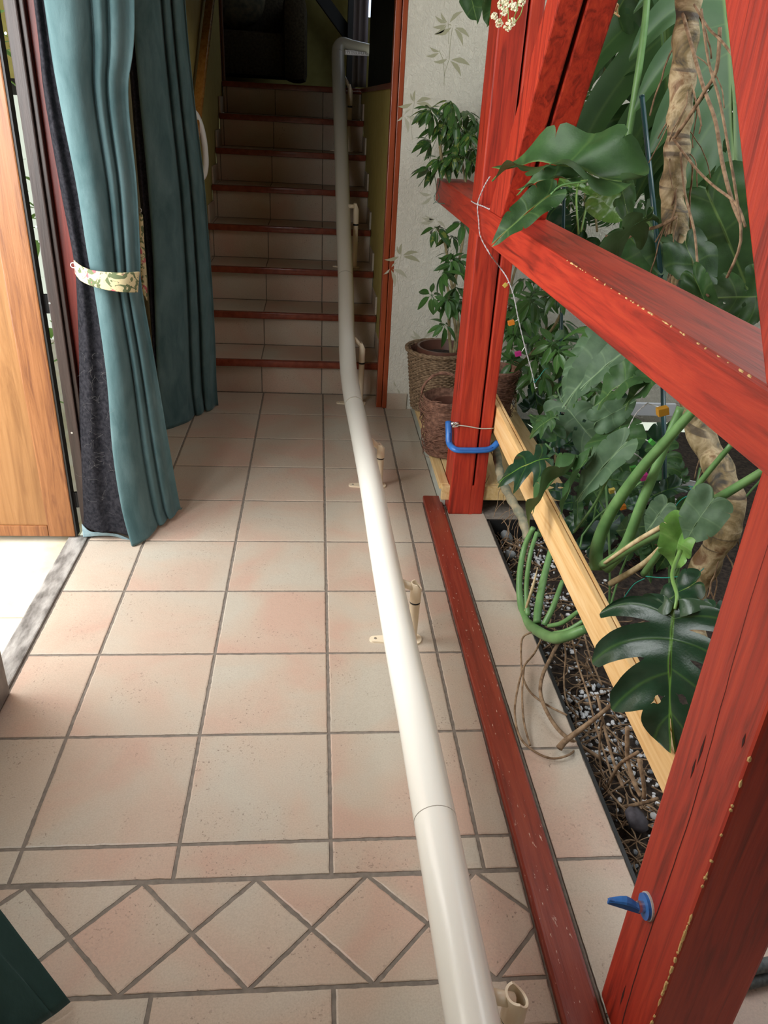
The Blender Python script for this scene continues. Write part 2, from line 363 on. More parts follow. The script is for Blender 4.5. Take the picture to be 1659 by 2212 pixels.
def spline(pts, rs, sub):
    out, ro = [], []; n = len(pts)
    for i in range(n - 1):
        p0, p1, p2, p3 = pts[max(i - 1, 0)], pts[i], pts[i + 1], pts[min(i + 2, n - 1)]
        for k in range(sub):
            t = k / sub; t2, t3 = t * t, t * t * t
            out.append(0.5 * ((2 * p1) + (p2 - p0) * t + (2 * p0 - 5 * p1 + 4 * p2 - p3) * t2 + (3 * p1 - p0 - 3 * p2 + p3) * t3))
            ro.append(rs[i] * (1 - t) + rs[i + 1] * t)
    out.append(pts[-1].copy()); ro.append(rs[-1]); return out, ro
def autosmooth(o, ang=0.6):
    me = o.data
    bm = bmesh.new(); bm.from_mesh(me)
    for f in bm.faces: f.smooth = True
    for e in bm.edges:
        if len(e.link_faces) == 2 and e.calc_face_angle(0) > ang: e.smooth = False
    bm.to_mesh(me); bm.free(); return o

# ================================================================== SETTING
T = 0.333
def inset_poly(p, d):
    n = len(p); out = []
    for i in range(n):
        a, b, c = Vector(p[i - 1]), Vector(p[i]), Vector(p[(i + 1) % n])
        e1 = (b - a).normalized(); e2 = (c - b).normalized()
        n1 = Vector((-e1.y, e1.x)); n2 = Vector((-e2.y, e2.x)); bis = (n1 + n2); k = bis.length_squared
        if k < 1e-6: out.append(b + n1 * d); continue
        out.append(b + bis * (2 * d / k))
    return out
def add_tile(mb, poly, g=0.0042, z=0.0):
    p = inset_poly(poly, g); area_ = 0
    for i in range(len(p)): area_ += p[i].x * p[(i + 1) % len(p)].y - p[(i + 1) % len(p)].x * p[i].y
    if area_ < 2e-4: return
    # ragged, chipped pressed edge
    q = []
    for i in range(len(p)):
        a, b = p[i], p[(i + 1) % len(p)]; L = (b - a).length; k = max(1, int(L / 0.012)); e = (b - a) / k
        nn = Vector((-(b - a).y, (b - a).x)).normalized()
        for j in range(k): q.append(a + e * j + nn * ((random.random() ** 4) * 0.0016 if j else 0))
    n = len(q); c = sum(q, Vector((0, 0))) / n
    inner = [v + (c - v).normalized() * 0.0035 for v in q]
    r = (random.random(), random.random(), random.random())
    vs = [(v.x, v.y, z - 0.004) for v in q] + [(v.x, v.y, z - 0.0012) for v in q] + [(v.x, v.y, z) for v in inner]
    fs = [(i, (i + 1) % n, n + (i + 1) % n, n + i) for i in range(n)] + [(n + i, n + (i + 1) % n, 2 * n + (i + 1) % n, 2 * n + i) for i in range(n)]
    fs.append(tuple(range(2 * n, 3 * n)))
    mb.add(vs, fs, 0, r)
def rect(x0, y0, x1, y1): return [Vector((x0, y0)), Vector((x1, y0)), Vector((x1, y1)), Vector((x0, y1))]
def clipx(poly, lo, hi):
    for sgn, lim in ((1, hi), (-1, -lo)):
        out = []
        for i in range(len(poly)):
            a, b = poly[i - 1], poly[i]; da, db = sgn * a.x - lim, sgn * b.x - lim
            if (da <= 0) != (db <= 0): out.append(a + (b - a) * (da / (da - db)))
            if db <= 0: out.append(b)
        poly = out
        if not poly: return []
    return poly
fl = MB()
XL, XC = -0.868, 0.412        # door threshold side, kerb side
def trow(y0, y1, xl=XL, xr=XC, shift=0.0):
    for k in range(-6, 3):
        p = clipx(rect(k * T + shift, y0, (k + 1) * T + shift, y1), xl, xr)
        if len(p) >= 3: add_tile(fl, p)
for j in range(0, 9): trow(j * T, min((j + 1) * T, 3.0), XL, XC if j < 5 else 0.482)
trow(-0.0885, 0.0)
dw = 0.2352; yc, hh = -0.2085, 0.1163
for k in range(-4, 3):
    cx = 0.0765 + k * dw
    for poly in ([(cx - dw / 2, yc), (cx, yc - hh), (cx + dw / 2, yc), (cx, yc + hh)], [(cx - dw / 2, yc), (cx, yc + hh), (cx - dw, yc + hh)], [(cx - dw / 2, yc), (cx - dw, yc - hh), (cx, yc - hh)]):
        p = clipx([Vector(q) for q in poly], XL, XC)
        if len(p) >= 3: add_tile(fl, p)
trow(-0.325 - 0.0885, -0.325)
for j in range(1, 10): trow(-0.4135 - j * T, -0.4135 - (j - 1) * T)
# strip between kerb and planting bed, and the paving beyond the near post
ys = [1.50, 1.30, 0.94, 0.60, 0.265, -0.068, -0.40, -0.73, -1.06, -1.4, -1.73, -2.06, -2.4, -2.73]
ys = [1.60] + [Z_ for Z_ in ys[1:]]
for a, b in zip(ys, ys[1:]):
    add_tile(fl, rect(0.497, b, 0.657, a))
for j in range(8):
    for k in range(5): add_tile(fl, rect(0.657 + k * T, -0.24 - (j + 1) * T, 0.657 + (k + 1) * T, -0.24 - j * T))
# paving beyond the kerb by the back wall, right of the jamb
g0 = len(fl.v)
fl.box((XL - 0.02, -3.5, -0.05), (0.664, 3.04, -0.0028), 1)
fl.box((0.664, -3.5, -0.05), (2.4, -0.235, -0.0028), 1)
fl.box((0.664, 1.52, -0.15), (0.99, 2.79, -0.0028), 1)
fo = fl.build('floor', None, mats=[M['tile'], M['grout']]); fo['kind'] = 'structure'

def struct(mb, name, m, parent=None, **k):
    o = mb.build(name, m, parent, **k); o['kind'] = 'structure'; return o
def simple(name, a, b, m, bev=0.0):
    mb = MB(); mb.box(a, b, 0, bev); return struct(mb, name, m)

simple('floor_bed', (0.66, -0.235, -0.30), (2.39, 2.78, -0.14), M['soil'])
mb = MB(); mb.box((0.655, -0.235, -0.2), (0.664, 1.52, -0.001)); mb.box((0.655, 1.512, -0.2), (0.99, 1.522, -0.001)); mb.box((0.655, -0.245, -0.2), (2.35, -0.235, -0.001))
struct(mb, 'trim_1', M['black'])
# worn wooden kerb along the walkway
mb = MB(); mb.box((0.413, -3.4, -0.02), (0.487, 1.70, 0.016), 0, 0.006)
struct(mb, 'trim_2', M['curb'])
mb = MB(); mb.box((0.487, -3.4, -0.02), (0.496, 1.62, 0.006), 0, 0.002); struct(mb, 'trim_3', M['grout'])
# threshold strip and outdoor slabs
mb = MB(); mb.box((-0.94, 0.33, -0.05), (-0.872, 1.36, 0.006), 0, 0.005); struct(mb, 'trim_4', M['threshold'])
mb = MB()
for (y0, y1) in ((-1.2, 0.1), (0.1, 0.869), (0.873, 1.38), (1.384, 2.6), (2.6, 4.0)):
    for (x0, x1) in ((-1.75, -0.94), (-2.6, -1.755), (-4.2, -2.605)): mb.box((x0, y0, -0.06), (x1, y1, -0.014), 0, 0.003)
struct(mb, 'floor_outside', M['stone_out'])

# back wall with the painted bamboo sprays
wb = MB(); YW = 2.788
wb.box((0.345, YW, -0.05), (2.4, 2.95, 3.2))
def stroke(b, t, w, mi):
    B, Tt = onY(YW - 0.0008, *b), onY(YW - 0.0008, *t); d = Tt - B; L = d.length; n_ = Vector((-d.z, 0, d.x)).normalized()
    ww = w * L; pr = [(0, .02), (.15, .45), (.38, 1), (.6, .85), (.82, .4), (1, 0.0)]
    v = []; 
    for k, (s_, q) in enumerate(pr):
        c = B + d * s_ + n_ * (0.10 * L * math.sin(s_ * PI)); v += [c + n_ * q * ww / 2, c - n_ * q * ww / 2]
    wb.add(v, [(2 * i, 2 * i + 2, 2 * i + 3, 2 * i + 1) for i in range(len(pr) - 1)], mi)
def stem(ps, mi, w=0.0022):
    P_ = [onY(YW - 0.0006, *p) for p in ps]
    for a, b in zip(P_, P_[1:]):
        n_ = Vector((-(b - a).z, 0, (b - a).x)).normalized() * w / 2; wb.add([a + n_, b + n_, b - n_, a - n_], [(0, 1, 2, 3)], mi)
def spray(c, leaves, mi=1, w=.24, sc=1.0):
    for (dx, dy) in leaves: stroke((c[0] + dx * .12 * sc, c[1] + dy * .12 * sc), (c[0] + dx * sc, c[1] + dy * sc), w, mi)
spray((968, 52), [(32, -28), (-16, -26), (-28, -18), (-34, 6), (-30, 22), (8, 4)])
spray((980, 57), [(-42, 17), (34, 24), (20, 42)])
stem([(968, 50), (970, 65), (969, 95)], 1); stem([(977, 60), (972, 100), (971, 125), (960, 160), (959, 185)], 1)
spray((952, 113), [(-24, -12), (-32, 8)]); spray((970, 127), [(-34, 6), (46, 15), (26, 38)]); stem([(948, 108), (958, 130), (960, 165)], 1)
for c in ((895, 222), (866, 553)):
    spray(c, [(-8, -22), (2, -28), (38, -8), (-36, 8), (42, 14)]); spray((c[0] - 22, c[1] + 26), [(36, 22), (-16, 14), (8, 40), (14, -12)], 2)
    stem([(c[0] + 2, c[1] - 26), c, (c[0] - 8, c[1] + 40), (c[0] - 4, c[1] + 80)], 2)
spray((942, 475), [(-32, -6), (-24, -10), (-36, 6), (20, 18)], 2); spray((935, 422), [(-30, -8), (20, 18), (-26, 20)], 2)
spray((912, 733), [(-26, -8), (-20, -20), (28, -16), (-28, 10)], 2); spray((898, 785), [(-18, -4), (-22, 8), (6, -14)], 2); spray((857, 838), [(-6, -16), (6, 16)], 2)
for c in ((1262, 130), (1300, 205), (1325, 120), (1230, 210), (1580, 320), (1560, 400), (1290, 90)):
    spray(c, [(-24, -20), (30, 10), (-34, 14), (16, 34), (4, -32)], 2); stem([(c[0], c[1] - 26), (c[0] + 6, c[1] + 90)], 2)
wo = wb.build('wall_back', None, mats=[M['plaster'], M['painted'], M['painted2']]); wo['kind'] = 'structure'
# tile skirting at its foot
mb = MB()
for k in range(1): mb.box((0.345, 2.775, 0.0), (0.452, 2.787, 0.088), 0, 0.002, (0.3, 0.6, 0.2))
struct(mb, 'baseboard_back', M['tile'])
# side, rear and upper shell of the porch
mb = MB(); mb.box((-0.896, 1.456, -0.05), (-0.862, 3.0, 2.75)); mb.box((-1.02, -3.5, -0.05), (-0.90, -0.75, 2.75)); mb.box((-1.02, -0.75, -0.05), (-0.90, 0.2, 0.95)); mb.box((-1.02, 0.2, -0.05), (-0.90, 0.33, 2.75)); mb.box((-1.02, -2.6, 2.3), (-0.90, 1.5, 2.75))  # opening on the near side of the door is added to let side light in
struct(mb, 'wall_left', M['cream'])
simple('wall_right', (2.4, -3.5, -0.3), (2.5, 2.95, 1.1), M['plaster'])
simple('wall_rear', (-1.02, -3.6, -0.05), (2.5, -3.5, 2.9), M['cream'])
mb = MB(); mb.box((-1.02, -3.6, 2.72), (1.15, 2.9, 2.8)); mb.box((1.15, -3.6, 2.72), (2.5, -0.4, 2.8)); struct(mb, 'ceiling', M['ceil'])
# stairwell walls
def prism(mb, foot, z0, z1, mi=0):
    n = len(foot); v = [(x, y, z0) for x, y in foot] + [(x, y, z1) for x, y in foot]
    mb.add(v, [tuple(reversed(range(n))), tuple(range(n, 2 * n))] + [(i, (i + 1) % n, n + (i + 1) % n, n + i) for i in range(n)], mi)
mb = MB(); prism(mb, [(0.318, 2.82), (0.345, 2.82), (0.42, 2.95), (0.42, 5.0), (0.262, 4.96)], -0.05, 1.535); struct(mb, 'wall_stairs_right', M['yellow'])
mb = MB(); prism(mb, [(0.300, 2.84), (0.43, 2.84), (0.43, 5.0), (0.250, 4.96)], 1.535, 1.560); struct(mb, 'trim_5', M['nosing'])
mb = MB(); prism(mb, [(-0.90, 3.0), (-0.70, 3.0), (-0.705, 4.96), (-0.90, 4.96)], -0.05, 3.3); struct(mb, 'wall_stairs_left', M['yellow'])
mb = MB(); mb.box((-0.90, 2.90, 1.98), (0.5, 3.0, 3.3)); mb.box((0.42, 2.95, 1.56), (0.50, 3.4, 3.3)); struct(mb, 'wall_above_stairs', M['cream'])  # unseen header, lowered to keep light off the stairs
# upper room
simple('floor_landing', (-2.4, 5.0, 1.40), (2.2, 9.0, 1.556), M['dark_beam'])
simple('wall_upper_back', (-2.4, 7.3, 1.5), (2.2, 7.4, 4.2), M['yellow'])
simple('wall_upper_left', (-2.4, 4.9, 1.5), (-0.86, 4.98, 4.2), M['yellow'])
simple('wall_upper_right', (1.6, 3.0, 1.5), (1.7, 7.4, 4.2), M['yellow'])
simple('wall_upper_front', (0.42, 2.95, 1.56), (2.4, 3.02, 4.2), M['yellow'])
simple('wall_upper_side', (-2.4, 4.9, 1.5), (-2.3, 7.4, 4.2), M['yellow'])
simple('ceiling_upper', (-2.4, 2.9, 3.3), (2.2, 7.4, 3.4), M['ceil'])
# mahogany jamb of the stair opening (right), foot at the floor
mb = MB(); mb.box((0.290, 2.800, 0.0), (0.318, 2.86, 2.55), 0, 0.003); mb.box((0.3205, 2.790, 0.0), (0.345, 2.86, 2.55), 0, 0.003)
struct(mb, 'trim_6', M['jamb'])
# ribbed frame at the head of the stairs (left)
mb = MB(); mb.box((-0.86, 4.97, 1.56), (-0.745, 5.05, 3.3), 0, 0.003); mb.box((-0.74, 4.965, 1.56), (-0.70, 5.04, 3.3), 0, 0.004); mb.box((-0.697, 4.97, 1.56), (-0.685, 5.03, 3.3), 0, 0.003)
struct(mb, 'trim_7', noisy('ribbed_brown_frame', (0.13, 0.05, 0.03), (0.2, 0.085, 0.05), 30, 0.5))

# ------------------------------------------------------------------ staircase
SH, SD, SN, SY = 0.195, 0.28, 0.04, 3.0
def rx(y): return 0.318 - (y - 2.82) * 0.0262
st = thing('staircase', 'dark tiled staircase of eight steps with red-brown nosings, rising behind the ivory rail', 'stairs', (-0.2, 3.0, 0))
for k in range(1, 9):
    y = SY + (k - 1) * SD; z = k * SH; xr = rx(y) - 0.002
    def seams(lo, hi):
        xs = [lo] + [q * T - 0.008 for q in (-2, -1, 0) if lo + .02 < q * T - .008 < hi - .02] + [hi]; return list(zip(xs, xs[1:]))
    mb = MB()
    for a, b in seams(-0.70, xr): mb.box((a + .003, y, z - SH + .002), (b - .003, y + 0.012, z - 0.030), 0, 0.001, (random.random(), random.random(), random.random()))
    mb.box((-0.70, y + .003, z - SH - .02), (xr, y + 0.02, z - 0.02), 1)
    mb.build('riser', None, st, mats=[M['tile'], M['grout']])
    yb = y + SD if k < 8 else y + 0.06
    mb = MB()
    for a, b in seams(-0.70, xr): mb.box((a + .003, y + 0.0, z - 0.012), (b - .003, yb - .003, z - 0.001), 0, 0.001, (random.random(), random.random(), random.random()))
    mb.box((-0.70, y - 0.005, z - 0.03), (xr, yb + .012, z - 0.004), 1)
    mb.build('tread', None, st, mats=[M['tile'], M['grout']])
    mb = MB(); mb.box((-0.70, y - SN, z - 0.036), (xr, y + 0.0, z), 0, 0.008); nz = mb.build('nosing', M['nosing'], st); autosmooth(nz, 0.9)
    # stepped skirting tiles up both walls
    if k < 8:
        mb = MB(); mb.box((xr - 0.008, y, z), (xr + .002, y + SD - .004, z + 0.10), 0, 0.001, (random.random(),) * 3); mb.build('skirting_tile', M['tile'], st)
        mb = MB(); mb.box((-0.70, y, z), (-0.69, y + SD - .004, z + 0.10), 0, 0.001, (random.random(),) * 3); mb.build('skirting_tile', M['tile'], st)

# ------------------------------------------------------------------ timber frame
tf = thing('timber_frame', 'red-stained timber frame of two posts, a level rail and two slanting braces beside the plants', 'frame', (0.57, 1.6, 0))
def cracked(mb, x0, x1, y, z0, z1, xc, w, lean=0.0, seed=0):
    # a drying crack: thin dark groove standing a hair proud of the face
    pts = []; n = 24; random.seed(seed)
    for i in range(n + 1):
        t = i / n; pts.append((xc + lean * t + random.uniform(-.0012, .0012), z0 + (z1 - z0) * t, w * math.sin(PI * min(1, max(0.03, t))) ** .5))
    v = []
    for (x, z, ww) in pts: v += [(x - ww / 2, y, z), (x + ww / 2, y, z)]
    mb.add(v, [(2 * i, 2 * i + 1, 2 * i + 3, 2 * i + 2) for i in range(n)], 1)
    random.seed(seed + 50)
def post(y0, y1, name='post'):
    mb = MB(); X0, X1 = 0.502, 0.642
    return mb, X0, X1
mb, X0, X1 = post(0, 0)
# far post, split by a deep drying crack on its front face
mb.box((X0, 1.560, 0), (0.590, 1.708, 2.45), 0, 0.006); mb.box((0.5965, 1.5615, 0.0), (X1, 1.708, 2.45), 0, 0.006); mb.box((0.57, 1.60, 0), (0.60, 1.70, 2.4), 1)
mb.box((0.585, 1.5612, 0), (0.600, 1.60, 0.13), 0)
fp = mb.build('post', None, tf, mats=[M['red_z'], M['crack']]); fp['label'] = 'far post split by a long crack'
mb = MB(); mb.box((X0, -0.514, 0), (0.645, -0.362, 2.45), 0, 0.006)
# fine crack down the lit side of the near post, and chips along its edge
v = []; n = 40
for i in range(n + 1):
    t = i / n; z = 0.0 + 1.1 * t; yy = -0.452 + 0.030 * t + 0.006 * math.sin(t * 9) + random.uniform(-.0008, .0008); w = 0.0022 * (1.15 - t)
    v += [(X0 - 0.0004, yy - w / 2, z), (X0 - 0.0004, yy + w / 2, z)]
mb.add(v, [(2 * i, 2 * i + 1, 2 * i + 3, 2 * i + 2) for i in range(n)], 1)
for (px, py, L) in ((1515, 1620, .03), (1497, 1660, .02), (1345, 2150, .03), (1606, 1600, .012)):
    p = onX(X0 - .0005, px, py); mb.add([(p.x, p.y - .001, p.z - L), (p.x, p.y + .0025, p.z), (p.x, p.y + .001, p.z + L), (p.x, p.y - .0025, p.z)], [(0, 3, 2, 1)], 1)
for i in range(60):
    z = random.choice([random.uniform(0.1, 0.45), random.uniform(.2, 0.42), random.uniform(0.1, 1.4)]); L = random.uniform(.002, .012); q = random.uniform(.0012, .003)
    mb.blob((X0 + 0.001, -0.5128, z), (q, q, L), 2, 1, 0.25, Matrix.Identity(3))
np_ = mb.build('post', None, tf, mats=[M['red_z'], M['crack'], M['chip']]); np_['label'] = 'near post with a fine crack and chipped edge'
# rail
mb = MB(); mb.box((0.500, -1.6, 1.087), (0.648, 2.60, 1.183), 0, 0.005)
for i in range(46):
    y = random.uniform(-0.3, 0.55); q = random.uniform(.0008, .0022); mb.blob((0.5015, y, 1.1817), (q, random.uniform(.002, .007), q), 1, 1, 0.25, Matrix.Identity(3))
mb.build('rail', None, tf, mats=[M['red_y'], M['chip']])
# braces: far one climbs towards the camera, near one away from it
def brace(mb, y0, z0, y1, z1, w):
    a, b = Vector((0.575, y0, z0)), Vector((0.575, y1, z1)); mb.beam((0.537, y0, z0), (0.537, y1, z1), 0.062, w, (1, 0, 0), 0.005)
mb = MB()
a, b = Vector((0, 1.20, 1.19)), Vector((0, 0.62, 2.1))
dy = (b - a).normalized(); nrm = Vector((0, dy.z, -dy.y))
def slab(mb, x0, x1, foot0, foot1, top0, top1, mi=0):
    # board whose foot sits level on the rail: feet/top given as Y extents at two heights
    v = [(x0, foot0[0], foot0[1]), (x0, foot1[0], foot1[1]), (x0, top1[0], top1[1]), (x0, top0[0], top0[1])]; v += [(x1, p[1], p[2]) for p in v]
    bm = bmesh.new(); vs = [bm.verts.new(p) for p in v]
    for f in ((0, 1, 2, 3), (7, 6, 5, 4), (0, 4, 5, 1), (1, 5, 6, 2), (2, 6, 7, 3), (3, 7, 4, 0)): bm.faces.new([vs[i] for i in f])
    bmesh.ops.recalc_face_normals(bm, faces=bm.faces[:]); bmesh.ops.bevel(bm, geom=bm.edges[:], offset=0.004, segments=2, affect='EDGES', profile=.6); mb.bm(bm, mi)
zt = 2.35
def far_y(z, s): return (1.382 if s else 1.20) - (z - 1.22) * 0.81
slab(mb, 0.502, 0.560, (1.20 + .02, 1.183), (1.40, 1.183), (1.20 - (zt - 1.22) * .66, zt), (1.40 - (zt - 1.22) * .80, zt))
slab(mb, 0.572, 0.642, (1.205 + .02, 1.183), (1.40, 1.183), (1.205 - (zt - 1.22) * .66, zt), (1.40 - (zt - 1.22) * .80, zt))
slab(mb, 0.558, 0.575, (1.24, 1.185), (1.38, 1.185), (1.24 - (zt - 1.22) * .66, zt), (1.38 - (zt - 1.22) * .80, zt), 1)
br = mb.build('brace', None, tf, mats=[M['red_z'], M['crack']]); br['label'] = 'far brace of two boards leaning away from the far post'
mb = MB()
slab(mb, 0.502, 0.642, (-0.52, 1.183), (-0.32, 1.183), (-0.15, zt), (0.62, zt))
br = mb.build('brace', M['red_z'], tf); br['label'] = 'near brace rising from the near end of the rail'

# ------------------------------------------------------------------ stair-lift rail
slr = thing('stair_lift_rail', 'thick ivory stair-lift rail running along the floor and up the stairs', 'stair lift rail', (0.2, 0.7, 0))
path = [(.235, -1.5, .20), (.222, -1.0, .20), (.209, -.5, .205), (.197, .1, .21), (.186, .42, .213), (.175, .88, .215), (.166, 1.38, .215), (.149, 1.9, .222), (.131, 2.32, .24), (.122, 2.62, .285),
        (.120, 2.86, .375), (.119, 3.189, .59), (.111, 3.571, .855), (.105, 3.993, 1.148), (.096, 4.461, 1.474), (.089, 4.75, 1.675), (.088, 4.86, 1.755)]
mb = MB(); mb.tube(path, 0.043, 28, smoothn=10)
tb = mb.build('rail_tube', M['ivory'], slr, smooth=True)
mb = MB(); mb.tube([(.088, 4.852, 1.75), (.092, 4.90, 1.795), (.12, 4.925, 1.825), (.19, 4.93, 1.815), (.30, 4.935, 1.80), (.42, 4.94, 1.79)], [.043, .041, .036, .033, .032, .032], 24, smoothn=8)
mb.build('rail_end', M['ivory'], slr, smooth=True)
mb = MB()
for k in range(14): mb.box((.125 + k * .012, 4.895, 1.765), (.131 + k * .012, 4.915, 1.779), 0, 0.001)
mb.box((.118, 4.915, 1.757), (.30, 4.925, 1.785)); mb.build('toothed_rack', M['steel'], slr)
# hairline joints between rail sections
def path_at(y):
    for a, b in zip(path, path[1:]):
        if a[1] <= y <= b[1]: t = (y - a[1]) / (b[1] - a[1]); return Vector(a).lerp(Vector(b), t), (Vector(b) - Vector(a)).normalized()
for y in (-0.13, 2.18, 3.22):
    p, d = path_at(y); mb = MB(); mb.tube([p - d * .0008, p + d * .0008], 0.0434, 32); mb.build('joint', mat('joint_line', (0.35, 0.32, 0.26), .5), slr, smooth=False)
mb = MB(); p = onZ(0.245, 923, 1603); mb.blob((p.x, p.y, p.z + .004), (.003, .002, .002), 0, 1, .3); 
sp_o = mb.build('dark_speck', M['black'], slr)
def support(x, y, zf, zt, rp):
    sup = MB(); sup.lathe([(rp * .86, 0.0), (rp * .9, (zt - zf) * .35), (rp * .95, (zt - zf) * .66)], (x, y, zf), 24)
    sup.lathe([(rp * .97, (zt - zf) * .665), (rp * .99, (zt - zf) * .7)], (x, y, zf), 24, 1)
    # upper sleeve with a scooped open end
    seg = 24; v = []; hs = (zt - zf)
    for ring, zz in enumerate((.69, .80, None, None)):
        for k in range(seg):
            t = 2 * PI * k / seg; z = hs * (zz if zz else 1.0 - 0.10 * max(0, math.cos(t - .1)) ** .7); r = rp * (1.02 if ring < 3 else .8)
            v.append((x + r * math.cos(t), y + r * math.sin(t), zf + z))
    for k in range(seg): t = 2 * PI * k / seg; v.append((x + rp * .8 * math.cos(t), y + rp * .8 * math.sin(t), zf + hs * .72))
    f = []
    for i in range(4):
        for k in range(seg): k2 = (k + 1) % seg; f.append((i * seg + k, i * seg + k2, (i + 1) * seg + k2, (i + 1) * seg + k))
    sup.add(v, f); sup.lathe([(0.0001, hs * .73), (rp * .8, hs * .73)], (x, y, zf), 24)
    so = sup.build('support', None, slr, mats=[M['ivory2'], M['black']]); autosmooth(so, .7)
    arm = MB(); px_, _ = path_at(y); arm.tube([(x - rp * .3, y, zt - .018), (px_.x + .03, y, max(px_.z - 0.0, zt - .018))], .012, 14); ao = arm.build('arm', M['ivory2'], so, smooth=True)
    pl = MB(); n = 20; x0 = x - .118; v = []
    out = []
    for k in range(n):
        t = PI / 2 + PI * k / (n - 1); out.append((x0 + .014 * math.cos(t), y + .014 * math.sin(t)))
    for k in range(n):
        t = -PI / 2 + PI * k / (n - 1); out.append((x + .03 * math.cos(t), y + .03 * math.sin(t)))
    prism(pl, out, zf, zf + .006); po = pl.build('foot_plate', M['ivory2'], so)
    sc = MB(); sc.lathe([(.0001, .0085), (.004, .008), (.0045, .006)], (x0 + .004, y, zf), 12); sc.build('screw', M['steel'], so)
for (x, y, zf, zt, rp) in ((.290, -.47, 0, .205, .020), (.262, .727, 0, .212, .0165), (.236, 1.814, 0, .198, .0165), (.205, 2.852, 0, .342, .0165), (.187, 3.639, .585, .95, .0165), (.172, 4.681, 1.17, 1.578, .0165)):
    support(x, y, zf, zt, rp)

# ------------------------------------------------------------------ stair handrail and grab handle
hr = thing('stair_handrail', 'varnished wooden handrail sloping up the left wall of the stairs', 'handrail', (-0.66, 3.3, 1.3))
mb = MB(); p0, p1 = Vector((-0.66, 3.05, 1.19)), Vector((-0.66, 4.4, 2.14)); mb.beam(p0, p1, .045, .055, (0, 0, 1), .012); autosmooth(mb.build('rail', M['handrail'], hr), .8)
mb = MB()
for t in (.12, .85): mb = MB(); q = p0.lerp(p1, t); mb.tube([(-.70, q.y, q.z - .05), (-.665, q.y, q.z - .05), (-.66, q.y, q.z - .02)], .007, 10); mb.build('bracket', M['steel'], hr)
gh = [onY(3.25, *p) for p in ((414, 240), (424, 250), (434, 275), (441, 310), (444, 350), (441, 375), (433, 386), (424, 380))]
mb = MB(); mb.tube(gh, .0165, 14, smoothn=6)
tag(mb.build('grab_handle', M['white_plastic'], smooth=True), 'white curved grab handle on the left stair wall beside the curtain edge', 'grab handle')

# ------------------------------------------------------------------ upstairs glimpses
ac = thing('armchair', 'dark upholstered armchair in the room above the stairs', 'armchair', (-0.75, 6.3, 1.56))
mb = MB(); mb.box((-1.15, 5.95, 1.62), (-.25, 6.7, 1.93), 0, .05); autosmooth(mb.build('seat', M['upholstery'], ac), .9)
mb = MB(); mb.box((-1.15, 6.55, 1.7), (-.25, 6.85, 2.65), 0, .08); autosmooth(mb.build('backrest', M['upholstery'], ac), .9)
for s in (-1.22, -.32): mb = MB(); mb.box((s, 5.9, 1.6), (s + .18, 6.7, 2.18), 0, .06); autosmooth(mb.build('armrest', M['upholstery'], ac), .9)
mb = MB(); mb.blob((-.72, 6.42, 2.18), (.24, .10, .22), 0, 3, 0.0, Matrix.Rotation(.25, 3, 'X')); tag(mb.build('cushion', M['cushion'], smooth=True), 'pale patterned cushion leaning on the dark armchair upstairs', 'cushion')
mb = MB(); mb.beam(onY(6.9, 655, -60), onY(6.9, 770, 100), .10, .10, (0, 1, 0), .004); bs = tag(mb.build('slanting_beam', M['dark_beam']), 'black slanting beam against the yellow wall upstairs', 'beam')
mb = MB(); q = onY(6.7, 763, 60); mb.box((q.x - .05, 6.65, 1.556), (q.x + .03, 6.75, 3.3), 0, .004); tag(mb.build('upright_beam', M['dark_beam']), 'black upright beam upstairs beside the lilac curtain', 'beam')
def drape(name, cols, m, parent=None, thick=0.003, hem=None):
    """cols: list of levels, each a list of 3D points with equal counts, joined by smooth cloth"""
    nl = len(cols); nc = len(cols[0]); sub = 5
    # along width
    L = []
    for lv in cols:
        p, _ = spline([Vector(q) for q in lv], [0] * nc, sub); L.append(p)
    V = []; rows = 0
    W_ = len(L[0])
    colsp = [spline([L[i][j] for i in range(nl)], [0] * nl, 7)[0] for j in range(W_)]
    H_ = len(colsp[0])
    for i in range(H_):
        for j in range(W_):
            p = colsp[j][i]; nz = noise.noise(Vector((p.x * 9, p.y * 9, p.z * 4))) * .004 + noise.noise(Vector((p.x * 30, p.y * 30, p.z * 12))) * .0012
            V.append(p + Vector((nz * .4, -nz, 0)))
    Fc = [(i * W_ + j, i * W_ + j + 1, (i + 1) * W_ + j + 1, (i + 1) * W_ + j) for i in range(H_ - 1) for j in range(W_ - 1)]
    o = obj(name, V, Fc, m, parent, True)
    md = o.modifiers.new('cloth_thickness', 'SOLIDIFY'); md.thickness = thick; md.offset = 0
    return o
# dark drape standing above the right stair wall, pale lilac curtain with a bright window behind
lv = []
for z in (1.565, 2.0, 2.6, 3.25): lv.append([(.30 + .03 * k, 4.85 - .26 * k + (.03 if k % 2 else 0), z) for k in range(7)])
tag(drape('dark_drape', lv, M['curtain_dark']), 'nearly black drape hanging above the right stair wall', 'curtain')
q = onY(5.6, 766, 60); lv = []
for z in (1.58, 2.2, 3.2): lv.append([(q.x - .01 + .022 * k, 5.6 + (.02 if k % 2 else 0), z) for k in range(6)])
tag(drape('lilac_curtain', lv, M['lilac']), 'narrow grey-lilac curtain beyond the bend of the rail upstairs', 'curtain')
wm = bpy.data.materials.new('bright_window_sky'); wm.use_nodes = True; bb = wm.node_tree.nodes['Principled BSDF']
bb.inputs['Emission Color'].default_value = (0.7, 0.85, 1, 1); bb.inputs['Emission Strength'].default_value = 1.6
q = onY(5.7, 785, 50); mb = MB(); mb.box((q.x - .02, 5.7, 2.05), (q.x + .3, 5.71, 3.1)); struct(mb, 'window_1', wm)

